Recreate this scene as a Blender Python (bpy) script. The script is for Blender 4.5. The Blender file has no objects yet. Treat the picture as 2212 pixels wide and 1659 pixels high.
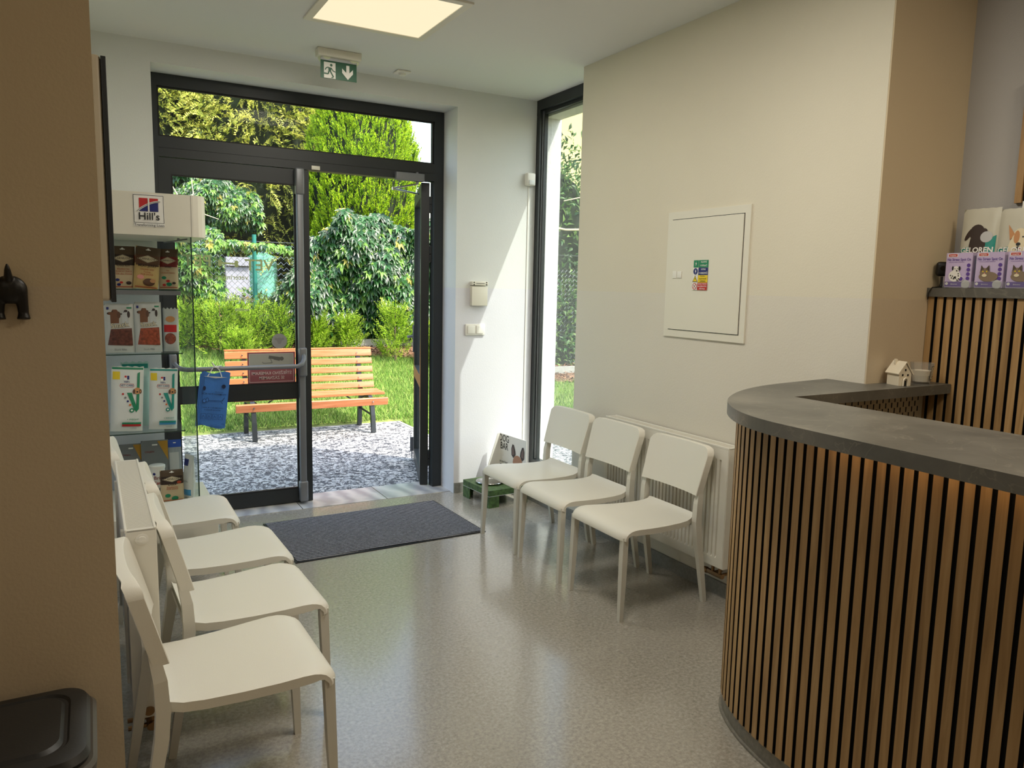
import bpy, bmesh, math, random
import numpy as np
from mathutils import Vector, Matrix
random.seed(4); RNG = np.random.default_rng(4)
PI = math.pi
sc = bpy.context.scene
COL = sc.collection

# ------------------------------------------------------------------ materials
def lin(c):
    return tuple(((v/255)/12.92 if v/255 <= .04045 else ((v/255+.055)/1.055)**2.4) for v in c)
MATS = {}
def pm(name, col, rough=.5, metal=0, nscale=0, namt=.12, bump=0, bscale=60, spec=.5, emis=None, estr=1, coat=0, stretch=None, trans=0):
    if name in MATS: return MATS[name]
    m = bpy.data.materials.new(name); m.use_nodes = True
    nt = m.node_tree; b = nt.nodes['Principled BSDF']
    c = lin(col)
    b.inputs['Base Color'].default_value = (*c, 1); b.inputs['Roughness'].default_value = rough
    b.inputs['Metallic'].default_value = metal; b.inputs['Specular IOR Level'].default_value = spec
    b.inputs['Coat Weight'].default_value = coat
    if trans: b.inputs['Transmission Weight'].default_value = trans
    if emis:
        b.inputs['Emission Color'].default_value = (*lin(emis), 1); b.inputs['Emission Strength'].default_value = estr
    if nscale or bump:
        tc = nt.nodes.new('ShaderNodeTexCoord'); mp = nt.nodes.new('ShaderNodeMapping')
        nt.links.new(tc.outputs['Object'], mp.inputs['Vector'])
        if stretch: mp.inputs['Scale'].default_value = stretch
    if nscale:
        n = nt.nodes.new('ShaderNodeTexNoise'); n.inputs['Scale'].default_value = nscale; n.inputs['Detail'].default_value = 6
        r = nt.nodes.new('ShaderNodeValToRGB')
        r.color_ramp.elements[0].position = .3; r.color_ramp.elements[1].position = .7
        r.color_ramp.elements[0].color = (*[max(0, v*(1-namt)) for v in c], 1)
        r.color_ramp.elements[1].color = (*[min(1, v*(1+namt)) for v in c], 1)
        nt.links.new(mp.outputs[0], n.inputs['Vector']); nt.links.new(n.outputs['Fac'], r.inputs[0]); nt.links.new(r.outputs[0], b.inputs['Base Color'])
    if bump:
        n = nt.nodes.new('ShaderNodeTexNoise'); n.inputs['Scale'].default_value = bscale; n.inputs['Detail'].default_value = 4
        bp = nt.nodes.new('ShaderNodeBump'); bp.inputs['Strength'].default_value = bump; bp.inputs['Distance'].default_value = .004
        nt.links.new(mp.outputs[0], n.inputs['Vector']); nt.links.new(n.outputs['Fac'], bp.inputs['Height']); nt.links.new(bp.outputs[0], b.inputs['Normal'])
    MATS[name] = m; return m
def nodes(name):
    m = bpy.data.materials.new(name); m.use_nodes = True; nt = m.node_tree
    MATS[name] = m
    return m, nt, nt.nodes['Principled BSDF'], (lambda t, **k: _nd(nt, t, k)), nt.links.new
def _nd(nt, t, k):
    n = nt.nodes.new('ShaderNode'+t)
    for a, v in k.items():
        if a in n.inputs: n.inputs[a].default_value = v
        else: setattr(n, a, v)
    return n
def ramp(nd, *stops):
    r = nd('ValToRGB'); e = r.color_ramp.elements
    e[0].position, e[1].position = stops[0][0], stops[-1][0]
    e[0].color = (*lin(stops[0][1]), 1); e[1].color = (*lin(stops[-1][1]), 1)
    for p, c in stops[1:-1]:
        x = e.new(p); x.color = (*lin(c), 1)
    return r

def wall_mat(name, up, low, zb=1.56):
    m, nt, b, nd, L = nodes(name)
    g = nd('NewGeometry'); s = nd('SeparateXYZ'); L(g.outputs['Position'], s.inputs[0])
    c = nd('Math', operation='GREATER_THAN'); c.inputs[1].default_value = zb; L(s.outputs['Z'], c.inputs[0])
    mx = nd('MixRGB'); mx.inputs[1].default_value = (*lin(low), 1); mx.inputs[2].default_value = (*lin(up), 1); L(c.outputs[0], mx.inputs[0])
    n2 = nd('TexNoise', Scale=1.3, Detail=3.0); L(g.outputs['Position'], n2.inputs['Vector'])
    mm = nd('MixRGB', blend_type='MULTIPLY'); mm.inputs[0].default_value = .12
    L(mx.outputs[0], mm.inputs[1]); L(n2.outputs['Fac'], mm.inputs[2]); L(mm.outputs[0], b.inputs['Base Color'])
    r = nd('MapRange'); r.inputs['To Min'].default_value = .42; r.inputs['To Max'].default_value = .8; L(c.outputs[0], r.inputs[0]); L(r.outputs[0], b.inputs['Roughness'])
    n = nd('TexNoise', Scale=140.0, Detail=3.0); L(g.outputs['Position'], n.inputs['Vector'])
    bp = nd('Bump', Strength=.22, Distance=.003); L(n.outputs['Fac'], bp.inputs['Height']); L(bp.outputs[0], b.inputs['Normal'])
    return m
M_wall = wall_mat('wall_paint', (226, 228, 226), (222, 222, 229))
M_wallw = wall_mat('wall_paint_cream', (226, 219, 200), (223, 217, 204))
M_walln = wall_mat('wall_paint_beige', (212, 195, 164), (210, 194, 168))
M_wallg = pm('wall_paint_grey', (176, 174, 172), .8, bump=.2, bscale=140)
M_ceil = pm('ceiling_paint', (222, 222, 218), .85, bump=.05, bscale=90)
M_stucco = pm('stucco', (228, 228, 226), .9, bump=1.0, bscale=45, nscale=40, namt=.06)
M_anth = pm('anthracite_aluminium', (40, 44, 46), .42, .1)
M_gasket = pm('black_gasket', (18, 18, 18), .6)
M_grey = pm('grey_metal', (122, 124, 128), .38, .3)
M_steel = pm('brushed_steel', (190, 190, 190), .22, 1)
M_brass = pm('brass_valve', (150, 118, 84), .35, .9)
M_white = pm('white_plastic', (232, 230, 222), .4)
M_white2 = pm('white_enamel', (226, 222, 208), .35)
M_seat = pm('cream_plastic', (222, 219, 208), .42, bump=.08, bscale=300)
M_leg = pm('cream_steel', (210, 207, 196), .38)
M_rad = pm('radiator_enamel', (226, 223, 212), .32)
M_black = pm('black_plastic', (14, 14, 14), .4)
M_blackm = pm('black_matt', (8, 8, 8), .8)
M_dark = pm('dark_plastic', (26, 25, 23), .5, bump=.06, bscale=200)
M_tape = pm('grey_skirting', (128, 128, 124), .45, nscale=60, namt=.15)
M_granite = pm('grey_floor_plinth', (120, 116, 106), .4, nscale=70, namt=.2)

def floor_mat():
    m, nt, b, nd, L = nodes('speckled_vinyl')
    g = nd('NewGeometry')
    n = nd('TexNoise', Scale=70.0, Detail=8.0, Roughness=.75); L(g.outputs['Position'], n.inputs['Vector'])
    r = ramp(nd, (.3, (122, 116, 106)), (.5, (158, 152, 141)), (.7, (188, 182, 170))); L(n.outputs['Fac'], r.inputs[0])
    v = nd('TexVoronoi', Scale=120.0); L(g.outputs['Position'], v.inputs['Vector'])
    r2 = ramp(nd, (.04, (96, 94, 90)), (.16, (255, 255, 255))); L(v.outputs['Distance'], r2.inputs[0])
    mx = nd('MixRGB', blend_type='MULTIPLY'); mx.inputs[0].default_value = .22; L(r.outputs[0], mx.inputs[1]); L(r2.outputs[0], mx.inputs[2]); L(mx.outputs[0], b.inputs['Base Color'])
    n2 = nd('TexNoise', Scale=2.2, Detail=5.0); L(g.outputs['Position'], n2.inputs['Vector'])
    mr = nd('MapRange'); mr.inputs['To Min'].default_value = .24; mr.inputs['To Max'].default_value = .30; L(n2.outputs['Fac'], mr.inputs[0]); L(mr.outputs[0], b.inputs['Roughness'])
    n3 = nd('TexNoise', Scale=14.0, Detail=2.0); L(g.outputs['Position'], n3.inputs['Vector'])
    bp = nd('Bump', Strength=.015, Distance=.003); L(n3.outputs['Fac'], bp.inputs['Height']); L(bp.outputs[0], b.inputs['Normal'])
    b.inputs['Specular IOR Level'].default_value = .7; b.inputs['Coat Weight'].default_value = .65; b.inputs['Coat Roughness'].default_value = .13
    return m
M_floor = floor_mat()
def patio_mat():
    m, nt, b, nd, L = nodes('washed_aggregate')
    g = nd('NewGeometry')
    n0 = nd('TexNoise', Scale=28.0, Detail=2.0); L(g.outputs['Position'], n0.inputs['Vector'])
    mx0 = nd('MixRGB', blend_type='LINEAR_LIGHT'); mx0.inputs[0].default_value = .05; L(g.outputs['Position'], mx0.inputs[1]); L(n0.outputs['Color'], mx0.inputs[2])
    v = nd('TexVoronoi', Scale=44.0); L(mx0.outputs[0], v.inputs['Vector'])
    s = nd('SeparateColor'); L(v.outputs['Color'], s.inputs[0])
    r = ramp(nd, (.0, (46, 47, 52)), (.49, (78, 79, 84)), (.54, (158, 158, 158)), (1.0, (196, 194, 190))); r.color_ramp.interpolation = 'LINEAR'; L(s.outputs[0], r.inputs[0])
    L(r.outputs[0], b.inputs['Base Color']); b.inputs['Roughness'].default_value = .7
    bp = nd('Bump', Strength=.5, Distance=.004); L(v.outputs['Distance'], bp.inputs['Height']); L(bp.outputs[0], b.inputs['Normal'])
    return m
M_patio = patio_mat()
def marble_mat():
    m, nt, b, nd, L = nodes('grey_marble_tile')
    g = nd('NewGeometry'); w = nd('TexWave', Scale=2.2, Distortion=9.0, Detail=3.0); L(g.outputs['Position'], w.inputs['Vector'])
    r = ramp(nd, (0, (168, 168, 170)), (.75, (196, 195, 194)), (1, (206, 204, 200))); L(w.outputs['Fac'], r.inputs[0])
    br = nd('TexBrick', Scale=1.0); br.offset = 0; br.inputs['Brick Width'].default_value = .62; br.inputs['Row Height'].default_value = 9; br.inputs['Mortar Size'].default_value = .003
    br.inputs['Color1'].default_value = br.inputs['Color2'].default_value = (1, 1, 1, 1); br.inputs['Mortar'].default_value = (.1, .1, .1, 1)
    L(g.outputs['Position'], br.inputs['Vector'])
    mx = nd('MixRGB', blend_type='MULTIPLY'); mx.inputs[0].default_value = 1; L(r.outputs[0], mx.inputs[1]); L(br.outputs[0], mx.inputs[2]); L(mx.outputs[0], b.inputs['Base Color'])
    b.inputs['Roughness'].default_value = .25; return m
M_marble = marble_mat()
def wood_mat(name, c0, c1, c2, scale=1.0, rough=.5, axis=2):
    m, nt, b, nd, L = nodes(name)
    tc = nd('TexCoord'); mp = nd('Mapping'); L(tc.outputs['Object'], mp.inputs['Vector'])
    s = [14*scale]*3; s[axis] = .9*scale; mp.inputs['Scale'].default_value = s
    n = nd('TexNoise', Scale=2.2, Detail=6.0, Roughness=.6, Distortion=.8); L(mp.outputs[0], n.inputs['Vector'])
    r = ramp(nd, (.3, c0), (.5, c1), (.7, c2)); L(n.outputs['Fac'], r.inputs[0])
    g = nd('NewGeometry'); mx = nd('MixRGB', blend_type='MULTIPLY'); mx.inputs[0].default_value = .3
    r2 = ramp(nd, (0, (150, 150, 150)), (1, (255, 255, 255))); L(g.outputs['Random Per Island'], r2.inputs[0])
    L(r.outputs[0], mx.inputs[1]); L(r2.outputs[0], mx.inputs[2]); L(mx.outputs[0], b.inputs['Base Color'])
    b.inputs['Roughness'].default_value = rough
    bp = nd('Bump', Strength=.1, Distance=.002); L(n.outputs['Fac'], bp.inputs['Height']); L(bp.outputs[0], b.inputs['Normal'])
    return m
M_oak = wood_mat('oak_slat', (148, 114, 70), (176, 140, 92), (192, 158, 110))
M_bench = wood_mat('varnished_pine', (172, 98, 56), (190, 118, 74), (204, 140, 98), rough=.26, axis=0)
def stone_mat():
    m, nt, b, nd, L = nodes('dark_stone_laminate')
    g = nd('NewGeometry'); n = nd('TexNoise', Scale=3.0, Detail=7.0, Roughness=.6); L(g.outputs['Position'], n.inputs['Vector'])
    r = ramp(nd, (.3, (76, 75, 70)), (.55, (100, 98, 91)), (.75, (120, 116, 107))); L(n.outputs['Fac'], r.inputs[0])
    n2 = nd('TexNoise', Scale=5.0, Detail=4.0, Distortion=1.5); L(g.outputs['Position'], n2.inputs['Vector'])
    a = nd('Math', operation='SUBTRACT'); a.inputs[1].default_value = .5; L(n2.outputs['Fac'], a.inputs[0])
    ab = nd('Math', operation='ABSOLUTE'); L(a.outputs[0], ab.inputs[0])
    r2 = ramp(nd, (0, (255, 255, 255)), (.012, (0, 0, 0))); L(ab.outputs[0], r2.inputs[0])
    mx = nd('MixRGB'); mx.inputs[2].default_value = (*lin((150, 144, 130)), 1)
    f = nd('Math', operation='MULTIPLY'); f.inputs[1].default_value = .28; L(r2.outputs[0], f.inputs[0]); L(f.outputs[0], mx.inputs[0]); L(r.outputs[0], mx.inputs[1]); L(mx.outputs[0], b.inputs['Base Color'])
    b.inputs['Roughness'].default_value = .42; return m
M_stone = stone_mat()
def glass_mat(name, tint=(1, 1, 1), haze=.0, refl=1.0):
    m = bpy.data.materials.new(name); m.use_nodes = True; nt = m.node_tree; nt.nodes.clear(); MATS[name] = m
    o = nt.nodes.new('ShaderNodeOutputMaterial'); t = nt.nodes.new('ShaderNodeBsdfTransparent'); t.inputs[0].default_value = (*tint, 1)
    g = nt.nodes.new('ShaderNodeBsdfGlossy'); g.inputs['Roughness'].default_value = .01
    fr = nt.nodes.new('ShaderNodeFresnel'); fr.inputs[0].default_value = 1.45
    mu = nt.nodes.new('ShaderNodeMath'); mu.operation = 'MULTIPLY'; mu.inputs[1].default_value = refl
    mx = nt.nodes.new('ShaderNodeMixShader'); nt.links.new(fr.outputs[0], mu.inputs[0]); nt.links.new(mu.outputs[0], mx.inputs[0]); nt.links.new(t.outputs[0], mx.inputs[1]); nt.links.new(g.outputs[0], mx.inputs[2])
    out = mx
    if haze:
        d = nt.nodes.new('ShaderNodeBsdfDiffuse'); d.inputs[0].default_value = (.8, .85, .85, 1)
        m2 = nt.nodes.new('ShaderNodeMixShader'); m2.inputs[0].default_value = haze
        nt.links.new(mx.outputs[0], m2.inputs[1]); nt.links.new(d.outputs[0], m2.inputs[2]); out = m2
    nt.links.new(out.outputs[0], o.inputs[0]); return m
M_glass = glass_mat('window_glass', (.97, .985, .98), .012, .1)
M_glassd = glass_mat('dusty_window_glass', (.84, .88, .87), .035, .2)
M_glassg = glass_mat('green_edge_shelf_glass', (.92, .96, .94), .04, .3)
M_glassb = pm('glass_edge', (38, 62, 56), .15)
M_acryl = glass_mat('clear_acrylic', (.98, .98, .98), .06, .5)
def leafm(name, c, rough=.5, spec=.5, tr=.35):
    m, nt, b, nd, L = nodes(name)
    g = nd('NewGeometry'); r = ramp(nd, (0, tuple(int(v*.72) for v in c)), (1, tuple(min(255, int(v*1.18)) for v in c)))
    L(g.outputs['Random Per Island'], r.inputs[0]); L(r.outputs[0], b.inputs['Base Color'])
    b.inputs['Roughness'].default_value = rough; b.inputs['Specular IOR Level'].default_value = spec
    t = nd('BsdfTranslucent'); L(r.outputs[0], t.inputs[0]); mx = nd('MixShader'); mx.inputs[0].default_value = tr
    L(b.outputs[0], mx.inputs[1]); L(t.outputs[0], mx.inputs[2]); L(mx.outputs[0], nt.nodes['Material Output'].inputs[0])
    return m
M_film = pm('sage_film', (176, 190, 134), .5); M_film2 = pm('pale_film', (190, 196, 176), .5)
M_bark = pm('bark', (104, 88, 70), .9, nscale=20, namt=.3, bump=.6)
M_soil = pm('bark_mulch', (126, 96, 74), .95, nscale=35, namt=.45, bump=1, bscale=40)
M_turf = pm('turf_soil', (112, 126, 62), .95, nscale=14, namt=.35)
M_shade = pm('foliage_shade_fill', (26, 36, 16), .95, nscale=8, namt=.4)  # near-black green bodies stand in for the shade between leaves

# ------------------------------------------------------------------ mesh tools
class MB:
    def __init__(s): s.v = []; s.f = []; s.mi = []; s.cur = 0
    def add(s, vs, fs, mi=None):
        o = len(s.v); s.v += [tuple(p) for p in vs]; s.f += [tuple(i+o for i in f) for f in fs]
        s.mi += [s.cur if mi is None else mi]*len(fs); return s
    def box(s, x0, x1, y0, y1, z0, z1, mi=None, bev=0, M=None):
        if x1 < x0: x0, x1 = x1, x0
        if y1 < y0: y0, y1 = y1, y0
        if bev:
            bm = bmesh.new(); bmesh.ops.create_cube(bm, size=1)
            bmesh.ops.scale(bm, vec=(x1-x0, y1-y0, z1-z0), verts=bm.verts)
            bmesh.ops.bevel(bm, geom=bm.edges[:], offset=bev, segments=3, profile=.5, affect='EDGES')
            c = Vector(((x0+x1)/2, (y0+y1)/2, (z0+z1)/2)); bm.verts.index_update()
            vs = [v.co+c for v in bm.verts]; fs = [[v.index for v in f.verts] for f in bm.faces]; bm.free()
        else:
            vs = [Vector(p) for p in ((x0,y0,z0),(x1,y0,z0),(x1,y1,z0),(x0,y1,z0),(x0,y0,z1),(x1,y0,z1),(x1,y1,z1),(x0,y1,z1))]
            fs = [(0,3,2,1),(4,5,6,7),(0,1,5,4),(1,2,6,5),(2,3,7,6),(3,0,4,7)]
        if M is not None: vs = [M @ v for v in vs]
        return s.add(vs, fs, mi)
    def tube(s, pts, r, n=8, mi=None, cap=True, sq=False, up=None, asp=1):
        pts = [Vector(p) for p in pts]; k = len(pts); rs = r if isinstance(r, (list, tuple)) else [r]*k
        vs = []; prev = None
        for i, p in enumerate(pts):
            t = (pts[min(i+1, k-1)]-pts[max(i-1, 0)]).normalized()
            if prev is None:
                a = Vector(up) if up else (Vector((0, 0, 1)) if abs(t.z) < .9 else Vector((0, 1, 0)))
            else: a = prev
            u = (a - t*a.dot(t)).normalized(); w = t.cross(u); prev = u
            m = 4 if sq else n
            for j in range(m):
                an = 2*PI*(j+(.5 if sq else 0))/m; q = rs[i]*(1.4142 if sq else 1)
                vs.append(p + u*math.cos(an)*q*asp + w*math.sin(an)*q)
        n = 4 if sq else n
        fs = [(i*n+j, i*n+(j+1) % n, (i+1)*n+(j+1) % n, (i+1)*n+j) for i in range(k-1) for j in range(n)]
        if cap: fs += [tuple(range(n))[::-1], tuple((k-1)*n+j for j in range(n))]
        return s.add(vs, fs, mi)
    def lathe(s, prof, c=(0, 0, 0), n=24, mi=None, axis='z', cap=True):
        vs = []
        for r, h in prof:
            for j in range(n):
                a = 2*PI*j/n; x, y = r*math.cos(a), r*math.sin(a)
                p = {'z': (x, y, h), 'y': (x, h, y), 'x': (h, x, y)}[axis]
                vs.append(Vector(p)+Vector(c))
        k = len(prof)
        fs = [(i*n+j, i*n+(j+1) % n, (i+1)*n+(j+1) % n, (i+1)*n+j) for i in range(k-1) for j in range(n)]
        if cap: fs += [tuple(range(n))[::-1], tuple((k-1)*n+j for j in range(n))]
        return s.add(vs, fs, mi)
    def loft(s, rings, mi=None, cap=True):
        n = len(rings[0]); k = len(rings); vs = [p for r in rings for p in r]
        fs = [(i*n+j, i*n+(j+1) % n, (i+1)*n+(j+1) % n, (i+1)*n+j) for i in range(k-1) for j in range(n)]
        if cap: fs += [tuple(range(n))[::-1], tuple((k-1)*n+j for j in range(n))]
        return s.add(vs, fs, mi)
    def prism(s, pts, z0, z1, mi=None, M=None):
        n = len(pts); vs = [Vector((x, y, z0)) for x, y in pts]+[Vector((x, y, z1)) for x, y in pts]
        fs = [tuple(range(n))[::-1], tuple(range(n, 2*n))]+[(i, (i+1) % n, n+(i+1) % n, n+i) for i in range(n)]
        if M is not None: vs = [M @ v for v in vs]
        return s.add(vs, fs, mi)
    def shell(s, G, t, mi=None, tf=None):
        R, Cn = len(G), len(G[0]); G = [[Vector(p) for p in r] for r in G]; N = []
        for i in range(R):
            for j in range(Cn):
                a = G[min(i+1, R-1)][j]-G[max(i-1, 0)][j]; b = G[i][min(j+1, Cn-1)]-G[i][max(j-1, 0)]
                nn = a.cross(b); N.append(nn.normalized() if nn.length > 1e-12 else Vector((0, 0, 1)))
        top = [p for r in G for p in r]; tt = lambda k: t
        bot = [top[k]-N[k]*t for k in range(len(top))]
        L = R*Cn; fs = []
        for i in range(R-1):
            for j in range(Cn-1):
                a = i*Cn+j; fs.append((a, a+Cn, a+Cn+1, a+1)); fs.append((L+a, L+a+1, L+a+Cn+1, L+a+Cn))
        for i in range(R-1):
            a = i*Cn; fs.append((a, L+a, L+a+Cn, a+Cn)); a = i*Cn+Cn-1; fs.append((a, a+Cn, L+a+Cn, L+a))
        for j in range(Cn-1):
            fs.append((j, j+1, L+j+1, L+j)); a = (R-1)*Cn+j; fs.append((a, L+a, L+a+1, a+1))
        return s.add(top+bot, fs, mi)
    def slab(s, T, B, mi=None):
        R_, C_ = len(T), len(T[0]); L = R_*C_; vs = [p for r in T for p in r]+[p for r in B for p in r]; fs = []
        for i in range(R_-1):
            for j in range(C_-1): a = i*C_+j; fs += [(a, a+C_, a+C_+1, a+1), (L+a, L+a+1, L+a+C_+1, L+a+C_)]
        for i in range(R_-1):
            for a in (i*C_, i*C_+C_-1): fs.append((a, L+a, L+a+C_, a+C_))
        for j in range(C_-1):
            for a in (j, (R_-1)*C_+j): fs.append((a, a+1, L+a+1, L+a))
        return s.add(vs, fs, mi)
    def build(s, name, mats, parent=None, smooth=False, loc=None, angle=35):
        me = bpy.data.meshes.new(name); me.from_pydata(s.v, [], s.f)
        if not isinstance(mats, (list, tuple)): mats = [mats]
        for m in mats: me.materials.append(m)
        if len(mats) > 1: me.polygons.foreach_set('material_index', s.mi)
        bm = bmesh.new(); bm.from_mesh(me); bmesh.ops.recalc_face_normals(bm, faces=bm.faces); bm.to_mesh(me); bm.free()
        if smooth:
            me.polygons.foreach_set('use_smooth', [True]*len(me.polygons)); me.set_sharp_from_angle(angle=math.radians(angle))
        me.update(); o = bpy.data.objects.new(name, me); COL.objects.link(o)
        if parent is not None: o.parent = parent
        if loc is not None: o.location = loc
        return o
def tag(o, label=None, cat=None, group=None, kind=None):
    if label: o['label'] = label
    if cat: o['category'] = cat
    if group: o['group'] = group
    if kind: o['kind'] = kind
    return o
def empty(name, loc=(0, 0, 0), rz=0, **k):
    o = bpy.data.objects.new(name, None); COL.objects.link(o); o.location = loc; o.rotation_euler = (0, 0, rz); o.empty_display_size = .1
    return tag(o, **k)
def children(o): return [c for c in bpy.data.objects if c.parent == o]
def dup(o, loc, rz=0, label=None, group=None):
    kids = {}
    for c in bpy.data.objects: kids.setdefault(c.parent, []).append(c)
    r = o.copy(); COL.objects.link(r); r.location = loc; r.rotation_euler = (0, 0, rz)
    if label: r['label'] = label
    if group: r['group'] = group
    def rec(a, b):
        for ch in kids.get(a, []):
            c = ch.copy(); COL.objects.link(c); c.parent = b; rec(ch, c)
    rec(o, r); return r
_TC = {}
def text_geo(s, size, bold=0.0):
    k = (s, bold)
    if k not in _TC:
        cu = bpy.data.curves.new('t', 'FONT'); cu.body = s; cu.size = 1; cu.align_x = 'CENTER'; cu.align_y = 'CENTER'; cu.offset = bold; cu.resolution_u = 3
        ob = bpy.data.objects.new('t', cu); me = bpy.data.meshes.new_from_object(ob)
        _TC[k] = ([tuple(v.co) for v in me.vertices], [tuple(p.vertices) for p in me.polygons])
        bpy.data.objects.remove(ob); bpy.data.curves.remove(cu); bpy.data.meshes.remove(me)
    v, f = _TC[k]; return [(x*size, y*size) for x, y, z in v], f
class Decal:
    "flat printed shapes in u,v laid on a surface map (u,v,lift)->point"
    def __init__(s, fmap, res=0): s.m = fmap; s.b = MB(); s.l = 0; s.mats = []; s.res = res
    def _mi(s, m):
        if m not in s.mats: s.mats.append(m)
        return s.mats.index(m)
    def put(s, pts, fs, m):
        s.l += 1
        if s.res and max(max(p[k] for p in pts)-min(p[k] for p in pts) for k in (0, 1)) > s.res:
            bm = bmesh.new(); vv = [bm.verts.new((p[0], p[1], 0)) for p in pts]
            for f in fs:
                try: bm.faces.new([vv[i] for i in f])
                except ValueError: pass
            for _ in range(5):
                bmesh.ops.triangulate(bm, faces=bm.faces[:]); es = [e for e in bm.edges if e.calc_length() > s.res]
                if not es: break
                bmesh.ops.subdivide_edges(bm, edges=es, cuts=1)
            bmesh.ops.triangulate(bm, faces=bm.faces[:]); bm.verts.index_update()
            pts = [(v.co.x, v.co.y) for v in bm.verts]; fs = [tuple(v.index for v in f.verts) for f in bm.faces]; bm.free()
        s.b.add([s.m(u, v, s.l) for u, v in pts], fs, s._mi(m)); return s
    def poly(s, pts, m): return s.put(pts, [tuple(range(len(pts)))], m)
    def rect(s, u0, u1, v0, v1, m, n=1):
        P = [(u0+(u1-u0)*i/n, v) for v in (v0, v1) for i in range(n+1)]
        return s.put(P, [(i, i+1, n+2+i, n+1+i) for i in range(n)], m)
    def disc(s, u, v, r, m, ry=None, n=16, a=0):
        ry = ry or r; ca, sa = math.cos(a), math.sin(a)
        return s.poly([(u+r*math.cos(t)*ca-ry*math.sin(t)*sa, v+r*math.cos(t)*sa+ry*math.sin(t)*ca) for t in [2*PI*i/n for i in range(n)]], m)
    def text(s, t, u, v, size, m, bold=.0, sx=1, mirror=False, rot=0, wmax=None):
        P, F = text_geo(t, size, bold)
        if wmax:
            w = max(p[0] for p in P)-min(p[0] for p in P)
            if w*sx > wmax: sx = wmax/w
        k = -1 if mirror else 1; c, d = math.cos(rot), math.sin(rot)
        return s.put([(u+x*sx*k*c-y*d, v+x*sx*k*d+y*c) for x, y in P], F, m)
    def line(s, pts, w, m):
        for a, b in zip(pts, pts[1:]):
            dx, dy = b[0]-a[0], b[1]-a[1]; L = math.hypot(dx, dy) or 1; nx, ny = -dy/L*w/2, dx/L*w/2
            s.poly([(a[0]+nx, a[1]+ny), (a[0]-nx, a[1]-ny), (b[0]-nx, b[1]-ny), (b[0]+nx, b[1]+ny)], m)
        return s
    def build(s, name, parent): return s.b.build(name, s.mats, parent)
def flat(o, U, V, N, step=.0002):
    o, U, V, N = map(Vector, (o, U, V, N)); return lambda u, v, l: o+U*u+V*v+N*(step*l+.0003)
S_ = lambda o: tag(o, kind='structure')

# colours for prints
P = {k: pm('print_'+k, v, r) for k, v, r in [('white', (236, 234, 228), .45), ('black', (22, 22, 24), .45), ('navy', (24, 34, 110), .45), ('red', (190, 34, 36), .45), ('green', (20, 130, 90), .45),
    ('teal', (20, 140, 128), .45), ('cream', (214, 200, 170), .5), ('brown', (92, 58, 36), .5), ('dbrown', (48, 32, 24), .5), ('tan', (196, 140, 90), .5), ('rust', (170, 70, 40), .5), ('yellow', (230, 200, 40), .45),
    ('lilac', (198, 182, 218), .45), ('purple', (92, 62, 150), .45), ('grey', (120, 122, 124), .45), ('lgrey', (190, 192, 192), .4), ('blue', (40, 80, 170), .4), ('lblue', (70, 150, 200), .4), ('pink', (226, 150, 140), .5),
    ('sign_green', (8, 84, 52), .4), ('maroon', (120, 34, 34), .45), ('orange', (216, 110, 50), .45), ('sage', (164, 178, 130), .5), ('ochre', (176, 130, 40), .45), ('bone', (226, 214, 180), .45)]}

# ------------------------------------------------------------------ room shell
YB, XR, XL, ZC = 5.137, 2.817, .025, 2.975
S_(MB().box(-2.2, 3.24, -2.7, YB+.1, -.12, 0).box(3.24, 3.6, -2.7, 2.1, -.12, 0).build('floor', M_floor))
S_(MB().box(-2.2, 3.24, -2.7, YB+.02, ZC, ZC+.12).box(3.24, 3.6, -2.7, 2.1, ZC, ZC+.12).build('ceiling', M_ceil))
b = MB().box(-.4, .372, YB, 5.37, 0, ZC+.2, 0).box(2.369, 3.24, YB, 5.50, 0, ZC+.2, 0).box(.372, 2.369, YB, 5.50, 2.85, ZC+.2, 0).box(-2.2, .372, 5.37, 5.50, 0, ZC+.2, 0)
S_(b.build('wall_back', M_wall))
S_(MB().box(3.241, 3.256, YB+.001, 5.49, .0, ZC+.3).box(3.03, 3.24, YB-.006, YB-.0005, .15, ZC-.11).build('trim_1', M_stucco))
S_(MB().box(-.4, -.035, 2.0, YB, 0, ZC).build('wall_left', M_wall))
S_(MB().box(-2.2, XL-.001, 1.795, 2.0, 0, ZC).build('wall_front', M_walln))
S_(MB().box(-2.3, -2.1, -2.7, 2.0, 0, ZC).build('wall_side', M_walln))
S_(MB().box(-2.2, 3.7, -2.8, -2.6, 0, ZC).build('wall_rear', M_walln))
b = MB().box(XR, 3.24, 2.031, 4.2, 0, ZC+.2).box(XR, 3.24, 4.2, YB, -.1, .15).box(3.10, 3.24, 4.2, YB, 2.86, ZC+.3)
S_(b.build('wall_right', M_wallw))
S_(MB().box(XR, 3.351, 2.024, 2.0305, 0, ZC).build('wall_return', M_walln))
S_(MB().box(3.351, 3.6, -2.7, 2.0999, 0, ZC).build('wall_reception', M_wallg))
S_(MB().box(-2.5, 3.256, -2.9, 5.5, ZC+.31, 4.0).build('roof_block', M_stucco))  # unseen roof and parapet block, casts the building shadow on the patio
# skirting
for nm, bx in (('baseboard_right', (XR-.012, XR, 2.13, YB, 0, .075)), ('baseboard_back', (2.369, XR-.012, YB-.012, YB, 0, .08)), ('baseboard_left', (-.035, -.023, 2.01, YB, 0, .08))):
    S_(MB().box(*bx).build(nm, M_tape))
S_(MB().box(.372, 2.369, 5.20, 5.56, -.02, .003).build('trim_3', M_marble))

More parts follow.
